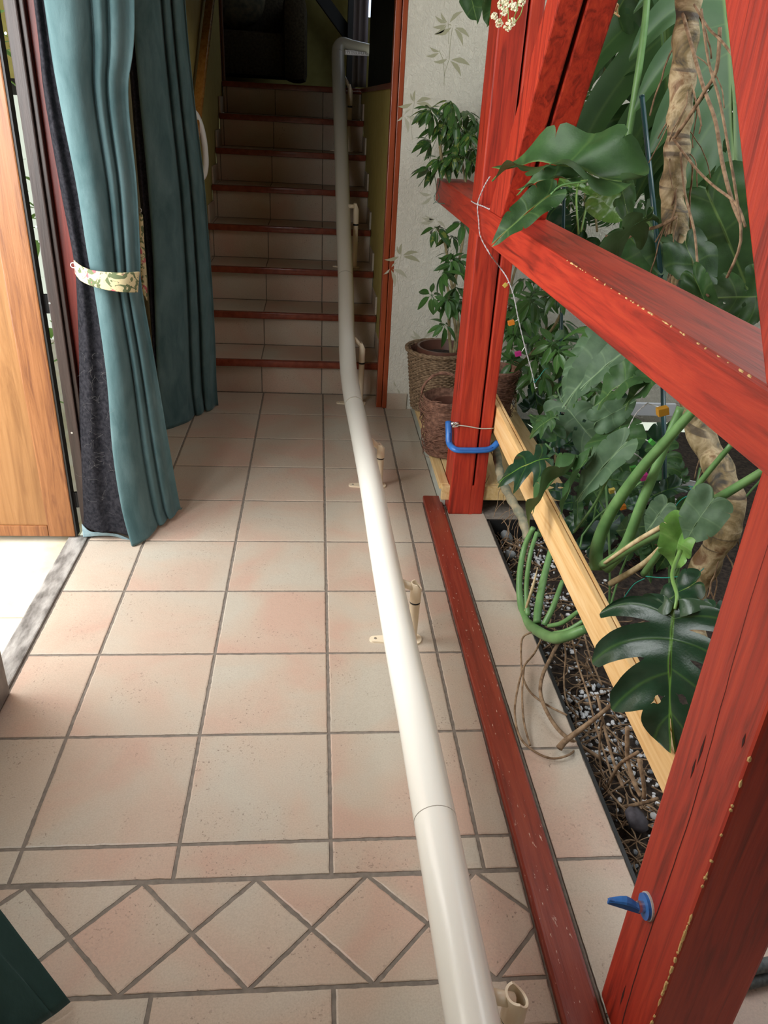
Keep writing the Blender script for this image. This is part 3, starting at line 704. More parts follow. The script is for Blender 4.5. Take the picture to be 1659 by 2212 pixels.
# ------------------------------------------------------------------ door, frame, garden outside
dl = MB(); Yd = 1.335
d1 = bpy.data.objects.new('door_1', None); COL.objects.link(d1); d1.location = (-0.91, 1.36, 0); ORG['door_1'] = Vector(d1.location); d1['kind'] = 'structure'
zb = 0.012
def rail_box(name, a, b, m, bev=.004): mb = MB(); mb.box(a, b, 0, bev); return mb.build(name, m, d1)
rail_box('stile', (-1.005, Yd, zb), (-.912, Yd + .045, 2.12), M['door_stile'])
rail_box('stile', (-1.76, Yd, zb), (-1.66, Yd + .045, 2.12), M['door_stile'])
rail_box('bottom_rail', (-1.66, Yd + .001, zb), (-1.006, Yd + .045, .055), M['door_stile'])
rail_box('top_rail', (-1.66, Yd, 2.0), (-1.006, Yd + .045, 2.12), M['door_stile'])
mb = MB(); mb.box((-1.66, Yd + .008, .056), (-1.006, Yd + .030, 2.0)); mb.build('panel', M['door_wood'], d1)
mb = MB(); mb.box((-.912, Yd + .004, zb), (-.906, Yd + .040, 2.12)); mb.build('seal', M['black'], d1)
for z in (.12, 1.0 - .18):
    mb = MB(); mb.tube([(-.897, Yd + .03, z), (-.897, Yd + .03, z + .06)], .006, 10); mb.box((-.906, Yd + .026, z), (-.886, Yd + .034, z + .06)); mb.build('hinge', M['black'], d1)
# near and far jambs
mb = MB(); mb.box((-.888, 1.350, 0), (-.853, 1.43, 2.6), 0, .004); mb.box((-.851, 1.362, 0), (-.838, 1.44, 2.6), 0, .003); struct(mb, 'trim_8', M['dark_frame'])
mb = MB(); mb.box((-.838, 1.385, 0), (-.790, 1.455, 2.6), 0, .004); struct(mb, 'trim_9', M['red_frame'])
mb = MB(); mb.box((-1.0, 0.33, 0), (-.862, 0.505, 2.4), 0, .005); struct(mb, 'trim_10', noisy('grey_brown_jamb', (.12, .10, .09), (.2, .17, .15), 20, .5))
# small floor bolt and screws on the dark jamb
mb = MB()
for (px, py) in ((12, 72), (78, 490), (107, 655), (155, 935)):
    p = onY(1.3495, px, py); mb.lathe([(.0001, 0), (.0035, 0)], (0, 0, 0), 8); 
    for v in mb.v[-16:]: c = v.copy(); v.x, v.y, v.z = p.x + c.x, 1.3492, p.z + c.y
struct(mb, 'trim_11', M['steel'])
# garden shrub just outside the door
def simple_leaf(L, w, curl=.2, fold=.15, n=6, ucols=2):
    vs, uv, fs = [], [], []
    for i in range(n + 1):
        t = i / n; hw = w * math.sin(PI * min(1, t ** .8)) ** .8 / 2 if 0 < t < 1 else 0.0004
        for j in range(-ucols, ucols + 1):
            u = j / ucols; vs.append(Vector((u * hw, t * L, -curl * L * t * t + fold * abs(u) * hw))); uv.append((abs(u), t * 6))
    W_ = 2 * ucols + 1
    for i in range(n):
        for j in range(W_ - 1): a = i * W_ + j; fs.append((a, a + 1, a + W_ + 1, a + W_))
    return vs, fs, uv
def orient(d, nh):
    d = Vector(d).normalized(); x = d.cross(Vector(nh))
    x = x.normalized() if x.length > 1e-4 else Vector((1, 0, 0)); z = x.cross(d); return Matrix((x, d, z)).transposed()
def foliage(name, centres, m, parent, count, size, spread):
    mb = MB()
    for k in range(count):
        c = Vector(random.choice(centres)) + Vector([random.gauss(0, s) for s in spread])
        R_ = orient((random.uniform(-1, 1), random.uniform(-1, 1), random.uniform(-.6, .8)), (0, 0, 1)); L = size * random.uniform(.6, 1.3)
        vs, fs, uv = simple_leaf(L, L * .42, .25, .2, 4, 1); mb.add([c + R_ @ v for v in vs], fs, 0, None, uv)
    return mb.build(name, m, parent, True)
sh = thing('garden_shrub', 'bright green shrub outside, glimpsed in the gap beside the open door', 'shrub', (-1.42, 2.4, -.014))
foliage('foliage', [(-1.42, 2.4, z) for z in (.25, .5, .8, 1.1, 1.4, 1.7)] + [(-1.7, 2.6, z) for z in (.3, .8, 1.3)], M['shrub'], sh, 520, .09, (.11, .12, .13))
mb = MB()
for k in range(5): mb.tube([(-1.45 + .02 * k, 2.4, -.014), (-1.5 + .04 * k, 2.4, .6), (-1.55 + .06 * k, 2.45, 1.5)], [.012, .009, .004], 8, smoothn=4)
mb.build('stems', M['bark'], sh)

# ------------------------------------------------------------------ curtains
def curtain_levels(spec, prof, y0f, y1f):
    lv = []
    for i, row_ in enumerate(spec):
        lx, rx_, py, ya, yb = row_[:5]
        A = onY(ya, lx, py); B = onY(yb, rx_, py if len(spec[i]) < 6 else spec[i][5]); row = []
        amp = 1.0
        for (u, dy) in prof: row.append(Vector((A.x + (B.x - A.x) * u, A.y + (B.y - A.y) * u + dy * amp, A.z * (1 - u) + B.z * u)))
        lv.append(row)
    return lv
def ext(lv, z=2.45):   # carry the cloth on up to the rod
    top = lv[0]; nxt = lv[1]; new = []
    for a, b in zip(top, nxt):
        k = (z - a.z) / max(.05, (a.z - b.z)); d = (a - b) * k; new.append(Vector((a.x + d.x * .25, a.y + d.y * .25, z)))
    return [new] + lv
PR1 = [(0, .010), (.05, -.012), (.2, -.028), (.36, -.030), (.46, -.004), (.50, .03), (.56, .012), (.64, .005), (.69, .04), (.76, .014), (.84, .018), (.89, .05), (1, .045)]
c1 = thing('door_curtain', 'teal velvet curtain with black lining, tied back beside the open door', 'curtain', (-.75, 1.38, 0))
spec1 = [(93, 283, 0, 1.34, 1.40), (124, 270, 200, 1.34, 1.40), (164, 289, 400, 1.34, 1.40), (190, 297, 560, 1.33, 1.38), (203, 300, 625, 1.33, 1.38), (228, 331, 800, 1.32, 1.40), (243, 362, 980, 1.31, 1.44), (262, 384, 1100, 1.30, 1.48), (283, 390, 1180, 1.285, 1.50, 1108)]
lv1 = ext(curtain_levels(spec1, PR1, 0, 0)); 
drape('velvet_face', lv1, M['teal'], c1)
specL = [(74, 98, 0, 1.36, 1.345), (96, 128, 200, 1.36, 1.345), (130, 168, 400, 1.36, 1.345), (160, 194, 560, 1.36, 1.34), (167, 210, 640, 1.36, 1.335), (172, 232, 800, 1.36, 1.33), (173, 248, 1000, 1.36, 1.32), (176, 266, 1100, 1.36, 1.31), (178, 285, 1134, 1.355, 1.30, 1160)]
PL = [(0, .0), (.15, -.012), (.4, -.02), (.6, .0), (.75, .004), (1, 0.0)]
drape('lining', ext(curtain_levels(specL, PL, 0, 0)), M['lining'], c1)
hs = [(177, 1132), (195, 1148), (225, 1150), (255, 1155), (282, 1166)]
lo = [(180, 1160), (196, 1158), (225, 1156), (255, 1160), (282, 1175)]
drape('hem', [[onY(1.335, *p) for p in hs], [onY(1.338, (p[0] + q[0]) / 2, (p[1] + q[1]) / 2) for p, q in zip(hs, lo)], [onY(1.342, *p) for p in lo]], M['hemcloth'], c1)
mb = MB(); random.seed(3)
for k in range(46):
    p = onY(1.300, random.uniform(182, 238), random.uniform(760, 1120)); pts = [p]; d = Vector((random.uniform(-1, 1), 0, random.uniform(-1, 1)))
    for i in range(5): d += Vector((random.uniform(-1, 1), 0, random.uniform(-1, 1))) * .7; p = p + d.normalized() * .007; pts.append(p)
    mb.tube(pts, .00013, 4, smoothn=3)
mb.build('stray_hairs', M['hair'], c1)
c2 = thing('inner_curtain', 'teal velvet curtain hanging in long folds at the foot of the stairs', 'curtain', (-.7, 2.55, 0))
PR2 = [(0, .01), (.05, -.012), (.2, -.025), (.42, -.025), (.5, .0), (.53, .05), (.60, .02), (.68, .02), (.72, .07), (.78, .03), (.88, .03), (.93, .07), (1, .06)]
spec2 = [(283, 395, 0, 2.42, 2.55), (300, 414, 200, 2.42, 2.58), (319, 438, 400, 2.42, 2.60), (330, 451, 560, 2.42, 2.63), (335, 460, 700, 2.42, 2.65), (340, 465, 830, 2.42, 2.68), (355, 469, 928, 2.42, 2.70, 884)]
drape('velvet_face', ext(curtain_levels(spec2, PR2, 0, 0)), M['teal'], c2)
specL2 = [(269, 286, 0, 2.46, 2.43), (284, 302, 200, 2.46, 2.43), (300, 321, 400, 2.46, 2.43), (316, 332, 560, 2.46, 2.43), (328, 338, 720, 2.45, 2.43), (338, 345, 850, 2.44, 2.43)]
drape('lining', ext(curtain_levels(specL2, PL, 0, 0)), M['lining'], c2)
# near curtain, only its swung-out lower corner in view
A_, B_, C_ = onZ(.02, 150, 2166), onZ(.02, 92, 2208), Vector((-.70, -.55, .02))
lv = []
for k, t in enumerate((0, .12, .3, .55, 1.0)):
    q = [onZ(.02, 152, 2164).lerp(Vector((-.84, -.15, 1.9)), t), onZ(.018, 118, 2192).lerp(Vector((-.85, -.25, 1.9)), t), onZ(.016, 90, 2212).lerp(Vector((-.84, -.35, 1.9)), t), Vector((-.66, -.50, .015)).lerp(Vector((-.85, -.45, 1.9)), t), Vector((-.80, -.56, .015)).lerp(Vector((-.86, -.55, 1.9)), t)]
    sag = math.sin(t * PI) * .10
    lv.append([v + Vector((-sag, 0, -sag * .6)) for v in q])
lv.reverse()
tag(drape('near_curtain', lv, M['teal_dark']), 'dark green curtain corner hanging over the floor in the lower left', 'curtain')
# tiebacks
tb_ = thing('curtain_tieback', 'flowered cream tieback band round the teal door curtain', 'tieback', onY(1.34, 230, 600))
up_ = [(160, 562), (175, 574), (200, 584), (235, 588), (270, 589), (301, 587)]; dn = [(163, 590), (175, 606), (200, 618), (235, 627), (270, 631), (297, 631)]
yy = [1.335, 1.315, 1.285, 1.275, 1.285, 1.33]
rows = [[onY(y, *p) for y, p in zip(yy, up_)], [onY(y - .003, (p[0] + q[0]) / 2, (p[1] + q[1]) / 2) for y, p, q in zip(yy, up_, dn)], [onY(y, *q) for y, q in zip(yy, dn)]]
drape('band', rows, M['floral'], tb_, .004)
def ring(name, c, r, m, parent, nrm=(0, 1, 0)):
    mb = MB(); R_ = orient(nrm, (0, 0, 1)); pts = [Vector(c) + R_ @ Vector((r * math.cos(t), 0, r * math.sin(t))) for t in (2 * PI * k / 20 for k in range(21))]; mb.tube(pts, .0014, 8); return mb.build(name, m, parent, True)
ring('ring', onY(1.336, 158, 573), .0075, M['white_plastic'], tb_)
tb2 = thing('curtain_tieback', 'loose flowered tieback hanging in the gap between the two teal curtains', 'tieback', onY(2.40, 305, 520))
rows = [[onY(2.40, 302, 463), onY(2.395, 305, 463), onY(2.40, 308, 464)], [onY(2.40, 297, 520), onY(2.39, 304, 522), onY(2.40, 311, 522)], [onY(2.40, 300, 580), onY(2.39, 308, 582), onY(2.40, 316, 585)], [onY(2.40, 306, 630), onY(2.39, 313, 640), onY(2.40, 318, 650)]]
drape('band', rows, M['floral'], tb2, .004); ring('ring', onY(2.40, 301, 454), .009, M['steel'], tb2)

# ------------------------------------------------------------------ pine board and clamps
mb = MB()
def slabY(mb, x0, x1, ya, yb, za, zb_, h, bev=.003, mi=0):
    v = []
    for (y, z) in ((ya, za), (yb, zb_)):
        v += [(x0, y, z), (x1, y, z), (x1, y, z + h), (x0, y, z + h)]
    bm = bmesh.new(); vs = [bm.verts.new(p) for p in v]
    for f in ((3, 2, 1, 0), (4, 5, 6, 7), (0, 1, 5, 4), (1, 2, 6, 5), (2, 3, 7, 6), (3, 0, 4, 7)): bm.faces.new([vs[i] for i in f])
    bmesh.ops.recalc_face_normals(bm, faces=bm.faces[:]); bmesh.ops.bevel(bm, geom=bm.edges[:], offset=bev, segments=2, affect='EDGES', profile=.6); mb.bm(bm, mi)
slabY(mb, .650, .668, -.45, 1.72, .269, .362, .105); slabY(mb, .671, .682, -.45, 1.72, .267, .360, .105); slabY(mb, .666, .673, -.44, 1.71, .269, .362, .092, 0, 1)
bd = mb.build('pine_board', None, mats=[M['pine'], M['crack']]); tag(bd, 'pale pine board with a grooved top edge clamped along the backs of the red posts', 'board')
def clamp(label, pts, r, plate, far):
    t = thing('clamp', label, 'clamp', pts[0], 'blue clamps on the red posts')
    mb = MB(); mb.tube(pts, r, 4 if far else 6, smoothn=0, oval=.55); mb.build('bar', M['blue'], t); return t
zc = .285
cl = thing('clamp', 'blue U-shaped clamp gripping the far red post and pine board', 'clamp', (.5, 1.56, zc))
mb = MB(); pts = [onX(.482, 969, 911), onX(.482, 970, 935), onX(.484, 971, 958), onY(1.545, 984, 971), onY(1.545, 1010, 973), onY(1.545, 1048, 972), onY(1.55, 1064, 967), onY(1.56, 1076, 955)]
mb.tube(pts, .0135, 8, smoothn=3, oval=.8); mb.build('bar', M['blue'], cl, True)
mb = MB(); mb.tube([p + Vector((.000, -.0075, .003)) for p in pts[1:-1]], .0045, 8, smoothn=3); mb.build('rib', noisy('dark_blue_enamel', (.02, .09, .33), (.02, .1, .36), 30), cl, True)
mb = MB(); q = onY(1.556, 981, 915); mb.tube([q + Vector((-.012, 0, 0)), q + Vector((.016, 0, 0))], .0075, 12); mb.blob(q + Vector((-.004, -.004, .002)), (.008, .008, .008), 0, 2, 0); mb.build('screw', M['steel'], cl, True)
q = onX(.495, 1392, 1958); cl = thing('clamp', 'blue clamp with a round foot pressed on the near red post', 'clamp', q)
mb = MB(); mb.tube([(.4995, q.y, q.z), (.4935, q.y, q.z)], .0205, 24); mb.build('foot', M['blue'], cl)
mb = MB(); mb.tube([(.503, q.y, q.z), (.4985, q.y, q.z)], .0225, 24); mb.build('washer', noisy('grey_pad', (.5, .47, .44), (.6, .57, .53), 30), cl)
mb = MB(); mb.tube([(.4935, q.y, q.z), (.484, q.y, q.z)], .009, 16); mb.build('screw', M['steel'], cl)
a = Vector((.489, q.y - .004, q.z - .001)); b = onX(.425, 1303, 1952)
mb = MB(); w1 = Vector((0, .004, .010)); w2 = Vector((0, .003, .0035)); b = Vector((.437, q.y + .01, q.z + .004)); k_ = Vector((0, .0, .0))
mid = a.lerp(b, .45) + Vector((0, .004, .006)); th = Vector((0, .0035, 0))
mb.beam(a + Vector((0, 0, -.004)), b + Vector((0, 0, .0)), .006, .012, (0, 0, 1), .002); mb.tube([a, mid, b], [.004, .0085, .004], 8, smoothn=4, oval=.6); mb.build('bar', M['blue'], cl)
mb = MB(); mb.tube([onY(1.555, 985, 918), onY(1.553, 1010, 921), onY(1.553, 1040, 926), onY(1.556, 1066, 925)], .0022, 6, smoothn=3); mb.tube([onY(1.555, 982, 912), onY(1.553, 990, 920), onY(1.55, 978, 922), onY(1.55, 986, 916)], .0022, 6, smoothn=4)
tag(mb.build('twine', M['concrete'], smooth=True), 'thin grey-green twine tied round the far red post above the blue clamp', 'twine')

# ------------------------------------------------------------------ bench, baskets, pots behind the far post
bn = thing('plant_bench', 'low bench of light pine boards with grey sides carrying the wicker baskets', 'bench', (.6, 2.2, 0))
mb = MB(); mb.box((.462, 1.60, .095), (.500, 2.772, .120), 0, .003); mb.box((.504, 1.60, .095), (.74, 2.772, .120), 0, .003); mb.box((.745, 1.60, .095), (.98, 2.772, .120), 0, .003); mb.build('top', M['bench_pine'], bn)
mb = MB(); mb.box((.480, 1.64, 0), (.50, 2.77, .095)); mb.build('side', M['concrete'], bn)
mb = MB(); mb.box((.470, 1.58, .055), (.98, 1.60, .118), 0, .003); mb.build('front_board', M['bench_pine'], bn)
for x in (.56, .9): mb = MB(); mb.box((x, 1.62, 0), (x + .03, 1.65, .095)); mb.build('leg', M['bench_pine'], bn)
def basket(name, label, c, r0, r1, h, m, rnd_twigs, group='wicker baskets behind the far post'):
    t = thing(name, label, 'basket', c, group); mb = MB(); C0 = Vector(c)
    mb.lathe([(.001, .004), (r0 * .97, .004), (r0 * .97, .01), (r1 * .96, h * .98), (r1 * .92, h), (r0 * .9, .012)], c, 40); mb.build('wall', M['wicker'], t)
    mb = MB()
    if rnd_twigs:
        for k in range(520):
            z = random.uniform(.003, h); a0 = random.uniform(0, 2 * PI); L = random.uniform(.25, .9); sl = random.gauss(0, .018); pts = []
            off = random.uniform(.0, .011); bowr = random.uniform(-.001, .008)
            for i in range(6):
                s_ = i / 5; rr = r0 + (r1 - r0) * z / h + off + bowr * math.sin(s_ * PI); a = a0 + L * s_; zz = min(h + .01, max(.0, z + sl * s_)); pts.append(C0 + Vector((rr * math.cos(a), rr * math.sin(a), zz)))
            mb.tube(pts, random.uniform(.0008, .0019), 4, cap=False)
    else:
        nz = int(h / .009)
        for k in range(nz):
            z = (k + .5) * h / nz; pts = []; ph = PI if k % 2 else 0
            rr = r0 + (r1 - r0) * z / h
            for i in range(97): a = 2 * PI * i / 96; q = rr + .004 * math.sin(a * 24 + ph); pts.append(C0 + Vector((q * math.cos(a), q * math.sin(a), z + random.uniform(-.0008, .0008))))
            mb.tube(pts, .0048, 6, cap=False)
        for k in range(3):
            pts = [C0 + Vector(((r1 + .008 + .005 * math.sin(i * .5 + k * 2.1)) * math.cos(2 * PI * i / 96), (r1 + .008 + .005 * math.sin(i * .5 + k * 2.1)) * math.sin(2 * PI * i / 96), h + .005 * math.cos(i * .5 + k * 2.1))) for i in range(97)]
            mb.tube(pts, .006, 6, cap=False)
    mb.build('twigs', m, t, True); return t
b1c = (.560, 2.50, .12); b1 = basket('wicker_basket', 'grey-brown woven willow basket against the back wall holding the taller brown pot', b1c, .115, .150, .30, M['wicker2'], False)
b2c = (.525, 1.92, .12); b2 = basket('wicker_basket', 'reddish brown twig basket with a handle, in front beside the far red post', b2c, .085, .115, .26, M['wicker'], True)
mb = MB(); ang = 2.7; pts = []
for k in range(13):
    t = PI * k / 12; pts.append(Vector(b2c) + Vector((.09 * math.cos(t) - .02, .05, .25 + .095 * math.sin(t))))
for j in range(3): mb.tube([p + Vector((random.uniform(-.003, .003), .004 * math.sin(i + j * 2), .004 * math.cos(i + j * 2))) for i, p in enumerate(pts)], .0042, 6, smoothn=3)
mb.build('handle', M['wicker'], b2, True)
def pot(label, c, r0, r1, h, m, group=None, soil=True):
    t = thing('plant_pot', label, 'pot', c, group); mb = MB(); mb.lathe([(.001, 0), (r0, 0), (r1 * .97, h * .86), (r1 * 1.06, h * .86), (r1 * 1.06, h), (r1 * .97, h), (r1 * .9, h * .8)], c, 36); autosmooth(mb.build('shell', m, t), .6)
    if soil: mb = MB(); mb.lathe([(.001, h * .86), (r1 * .5, h * .87), (r1 * .93, h * .84)], c, 30); mb.build('soil', M['soil'], t)
    return t
pot('brown plastic pot in the woven willow basket, holding the schefflera', (.575, 2.48, .14), .09, .118, .30, M['brownpot'])
pot('brown pot sunk in the reddish twig basket', (.545, 1.93, .135), .06, .085, .21, M['brownpot'])
b3 = basket('wicker_basket', 'round twig basket half hidden just right of the far red post', (.80, 2.22, .12), .07, .10, .30, M['wicker'], True)
pot('weathered pale grey square-rimmed pot among the stems at the right', tuple(onZ(-.10, 1462, 1150)), .075, .115, .20, M['greypot'])
mb = MB(); qa, qb = onY(2.70, 1215, 1010), onY(2.70, 1460, 880); mb.box((qa.x, 2.70, .02), (qb.x, 2.72, onY(2.70, 1330, 870).z), 0, .004)
tag(mb.build('white_stand_in', mat('stand_in_white', (.8, .83, .88), .5)), 'plain white stand-in panel against the back wall low behind the plants', 'board')  # added panel that fills in for pale spots behind the plants

basket('root_basket', 'dark low basket of bark and roots on the bed between the thick green stalks', tuple(onZ(-.10, 1385, 1215)), .075, .10, .12, M['dark_beam'], True, None)
# ------------------------------------------------------------------ planting bed filling
random.seed(11); mb = MB()
def bed_z(x, y): return -.085 + .025 * noise.noise(Vector((x * 4, y * 4, 0)))
nx, ny = 40, 50; v = []
for i in range(nx + 1):
    for j in range(ny + 1):
        x = .664 + i * (2.35 - .664) / nx; y = -.235 + j * 3.0 / ny; v.append((x, y, bed_z(x, y) - .01))
mb.add(v, [(i * (ny + 1) + j, (i + 1) * (ny + 1) + j, (i + 1) * (ny + 1) + j + 1, i * (ny + 1) + j + 1) for i in range(nx) for j in range(ny)])
tag(mb.build('soil', M['soil'], smooth=True), 'dark soil of the sunken planting bed', 'soil', kind='stuff')
mb = MB()
for k in range(1900):
    x = .67 + abs(random.gauss(0, .16)); y = random.uniform(-.22, 1.5)
    if noise.noise(Vector((x * 5, y * 5, 4))) < -.05 and random.random() < .85: continue
    r = random.uniform(.003, .0085); mb.blob((x, y, bed_z(x, y) + r * .2), (r * 1.2, r, r * .7), 1 if random.random() < .22 else 0, 1, .15)
peb = mb.build('gravel', None, mats=[noisy('white_pebble', (.62, .63, .64), (.75, .75, .75), 30, .6), noisy('grey_pebble', (.18, .2, .22), (.3, .32, .34), 30, .6)]); tag(peb, 'white and grey gravel scattered over the soil of the bed', 'gravel', kind='stuff')
mb = MB()
for k in range(420):
    x = .67 + abs(random.gauss(0, .22)); y = random.uniform(-.22, 1.5); z = bed_z(x, y) + random.uniform(.004, .03); p = Vector((x, y, z)); d = Vector((random.uniform(-1, 1), random.uniform(-1, 1), 0)); pts = [p]
    for i in range(5):
        d += Vector((random.uniform(-1, 1), random.uniform(-1, 1), random.uniform(-.3, .3))) * .5; p = p + d.normalized() * random.uniform(.012, .03); p.x = max(.668, p.x); p.y = max(-.22, p.y); p.z = max(bed_z(p.x, p.y), min(.0, p.z)); pts.append(p)
    mb.tube(pts, random.uniform(.0009, .003), 5, smoothn=2)
tag(mb.build('dry_roots', M['root'], smooth=True), 'tangle of fine dry roots lying on the bed', 'roots', kind='stuff')
for i, (px, py, r, lab) in enumerate(((1095, 1160, .028, 'grey stone by the foot of the far red post'), (1100, 1200, .024, 'rounded grey stone in the bed corner nearest the far post'), (1375, 1770, .03, 'dark lump of rock in the near part of the bed'), (1415, 1765, .012, 'small white stone beside the dark lump in the near bed'))):
    p = onZ(-.06, px, py); mb = MB(); mb.blob(p, (r, r * 1.2, r * .7), 0, 2, .08); tag(mb.build('stone', [noisy('stone_grey%d' % i, (.13, .14, .14), (.24, .25, .25), 30, .8), M['greypot'], noisy('stone_dark', (.04, .035, .04), (.09, .08, .09), 30, .8), M['greypot']][(0, 0, 2, 3)[i]], smooth=True), lab, 'stone')
p = onZ(-.05, 1390, 1865); jar = thing('glass_jar', 'clear glass jar lying in the bed next to the near post', 'jar', p)
mb = MB(); mb.lathe([(.001, 0), (.028, 0), (.031, .008), (.031, .07), (.022, .085), (.022, .1), (.019, .1), (.019, .084), (.027, .068), (.027, .01), (.001, .006)], (0, 0, 0), 28)
R_ = orient((.3, .5, .75), (0, 0, 1)); Rj = Matrix.Rotation(1.1, 3, 'X')
for v in mb.v: c = Rj @ v; v.x, v.y, v.z = p.x + c.x, p.y + c.y - .03, p.z + c.z
mb.build('body', M['glass'], jar, True)

# ------------------------------------------------------------------ leaves
def monstera_mesh(name, seed, lobes=6, depth=.62, L=1.0, W=.46, holes=True, droop=.35, fold=.25, wave=.04, gapw=.30, sweep=1.25, m=None):
    rr = random.Random(seed); vs, fs, uv = [], [], []
    P_ = [Vector((0.0, -.02)), Vector((W * .35, -.17)), Vector((W * .85, -.13)), Vector((W * 1.05, .12)), Vector((W * 1.02, .40)), Vector((W * .80, .68)), Vector((W * .42, .90)), Vector((0.0, 1.04))]
    ctr, _ = spline(P_, [0] * len(P_), 12)
    # arc-length resample
    d = [0]
    for a, b in zip(ctr, ctr[1:]): d.append(d[-1] + (b - a).length)
    def edge(t):
        s = t * d[-1]
        for i in range(len(d) - 1):
            if d[i + 1] >= s: return ctr[i].lerp(ctr[i + 1], (s - d[i]) / max(1e-9, d[i + 1] - d[i]))
        return ctr[-1]
    NV, NU = 8, 18
    for side in (-1, 1):
        cuts = [0.0] + [((k + 1) / lobes) ** .95 + rr.uniform(-.015, .015) for k in range(lobes - 1)] + [1.0]
        dep = [0] + [depth * rr.uniform(.8, 1.15) * (1 if k < lobes - 2 else .6) for k in range(lobes - 1)] + [0]
        hol = [0] + [1 if holes and rr.random() < .7 else 0 for _ in range(lobes - 1)] + [0]
        for li in range(lobes):
            a, b = cuts[li], cuts[li + 1]; w = b - a
            base = len(vs)
            for j in range(NU + 1):
                u = j / NU
                def gap(kk):
                    if kk in (0, lobes): return 0.0
                    g = 0.0; u0 = 1 - dep[kk]
                    if u > u0: g = gapw * min(1, ((u - u0) / max(.05, 1 - u0)) * 1.3 + .18) * (1 if u < .92 else 1.25)
                    elif hol[kk] and .16 < u < .34 and u0 > .4: g = .22 * math.sin((u - .16) / .18 * PI)
                    return g * w * .5
                la, lb = a + gap(li), b - gap(li + 1)
                kr = math.sqrt(max(0.0, 1 - (max(0, u - .66) / .345) ** 2)); bl_ = min(1, depth / .4); kr = 1 - (1 - kr) * bl_
                cen = (la + lb) / 2 if li < lobes - 1 else lb
                for i in range(NV + 1):
                    t = i / NV; s = la + (lb - la) * t
                    s = cen + (s - cen) * kr
                    e = edge(s); bp = Vector((0, max(0, s - .02) ** sweep * .96 if s > .02 else 0))
                    bow = math.sin(u * PI) * .05
                    q = bp.lerp(e, u) + Vector((0, -bow * (1 - s)))
                    ue = u * (1 - .03 * (abs(t - .5) * 2) ** 3)
                    x, y = q.x * side * (1 - .10 * u * (sweep > 1.5)), q.y + .30 * (sweep - 1.25) * u * u * (1 - s) * (.35 + s) * 1.6
                    z = fold * abs(x) - droop * (max(0, y) ** 2) * .9 - .55 * droop * x * x * 2 + wave * math.sin(s * lobes * 2 * PI + side) * u + wave * .8 * noise.noise(Vector((x * 4 + seed, y * 4, side)))
                    vs.append(Vector((x, y, z)) * L); uv.append((abs(q.x), t * 1.0 if False else (s - a) / w * .98 + .01))
            for j in range(NU):
                for i in range(NV):
                    p = base + j * (NV + 1) + i; q4 = (p, p + 1, p + NV + 2, p + NV + 1); fs.append(q4 if side < 0 else tuple(reversed(q4)))
    me = bpy.data.meshes.new(name); me.from_pydata([tuple(v) for v in vs], [], fs)
    l = me.uv_layers.new(name='UVMap')
    for lp in me.loops: l.data[lp.index].uv = uv[lp.vertex_index]
    bm = bmesh.new(); bm.from_mesh(me); bmesh.ops.remove_doubles(bm, verts=bm.verts[:], dist=.0015 * L)
    for f in bm.faces: f.smooth = True
    bm.to_mesh(me); bm.free()
    me.materials.append(m or M['monstera']); return me
LM = {}
def lm(kind):
    if kind not in LM:
        base, mk = kind.split('/'); m = M[mk]
        k = dict(big=dict(seed=2, lobes=5, depth=.74, W=.60, droop=.25, fold=.12, wave=.045, gapw=.42, sweep=2.1), flat=dict(seed=5, lobes=8, depth=.66, W=.40, droop=.12, fold=.12, wave=.02, gapw=.26, sweep=2.3),
                 cut=dict(seed=9, lobes=4, depth=.82, W=.45, droop=.5, fold=.05, wave=.05, gapw=.50, sweep=1.8, holes=False), curl=dict(seed=12, lobes=3, depth=.05, W=.30, droop=.5, fold=.7, wave=.08, gapw=.1, holes=False),
                 long=dict(seed=16, lobes=3, depth=.03, W=.17, droop=.25, fold=.5, wave=.04, gapw=.1, holes=False), heart=dict(seed=21, lobes=3, depth=.02, W=.46, droop=.3, fold=.15, wave=.05, gapw=.1, holes=False),
                 med=dict(seed=25, lobes=5, depth=.55, W=.40, droop=.4, fold=.3, wave=.05, gapw=.28, sweep=1.6))[base]
        LM[kind] = monstera_mesh(kind.replace('/', '_') + '_leaf', m=m, **k)
    return LM[kind]
CAMV = lambda p: (CP - p).normalized()
def leaf(parent, kind, base, tip, roll=0.0, nh=None, sx=1.0, name='leaf', label=None):
    me = lm(kind); b, t = Vector(base), Vector(tip)
    # keep the blade compact: its tip may not lie much nearer or farther than its base
    tb, tt = (b - CP).dot(fw), (t - CP).dot(fw); rb, rt_ = (b - CP) / tb, (t - CP) / tt; l_ = (rt_ - rb).length * tb
    t = CP + rt_ * max(tb - .45 * l_, min(tb + .45 * l_, tt)); m_ = max(b.y, t.y)
    if m_ > 2.45: k_ = (2.45 - CP.y) / (m_ - CP.y); b = CP + (b - CP) * k_; t = CP + (t - CP) * k_
    d = t - b; L = d.length
    nh = Vector(nh) if nh else (CAMV(b) + Vector((0, 0, .6))); R_ = orient(d, nh) @ Matrix.Rotation(roll, 3, 'Y')
    o = bpy.data.objects.new(name, me); COL.objects.link(o); o.parent = parent
    M4 = Matrix.Translation(b - ORG[parent.name]) @ R_.to_4x4() @ Matrix.Diagonal((L * sx, L, L, 1))
    o.matrix_local = M4
    if label: o['label'] = label
    return o
def stalk(parent, pts, r, m, name='petiole', seg=10, sm=6, label=None):
    pts = [Vector(p) for p in pts]; pts = [p if p.y < 2.65 else CP + (p - CP) * ((2.65 - CP.y) / (p.y - CP.y)) for p in pts]
    mb = MB(); mb.tube(pts, r, seg, smoothn=sm); o = mb.build(name, M[m], parent, True)
    if label: o['label'] = label
    return o

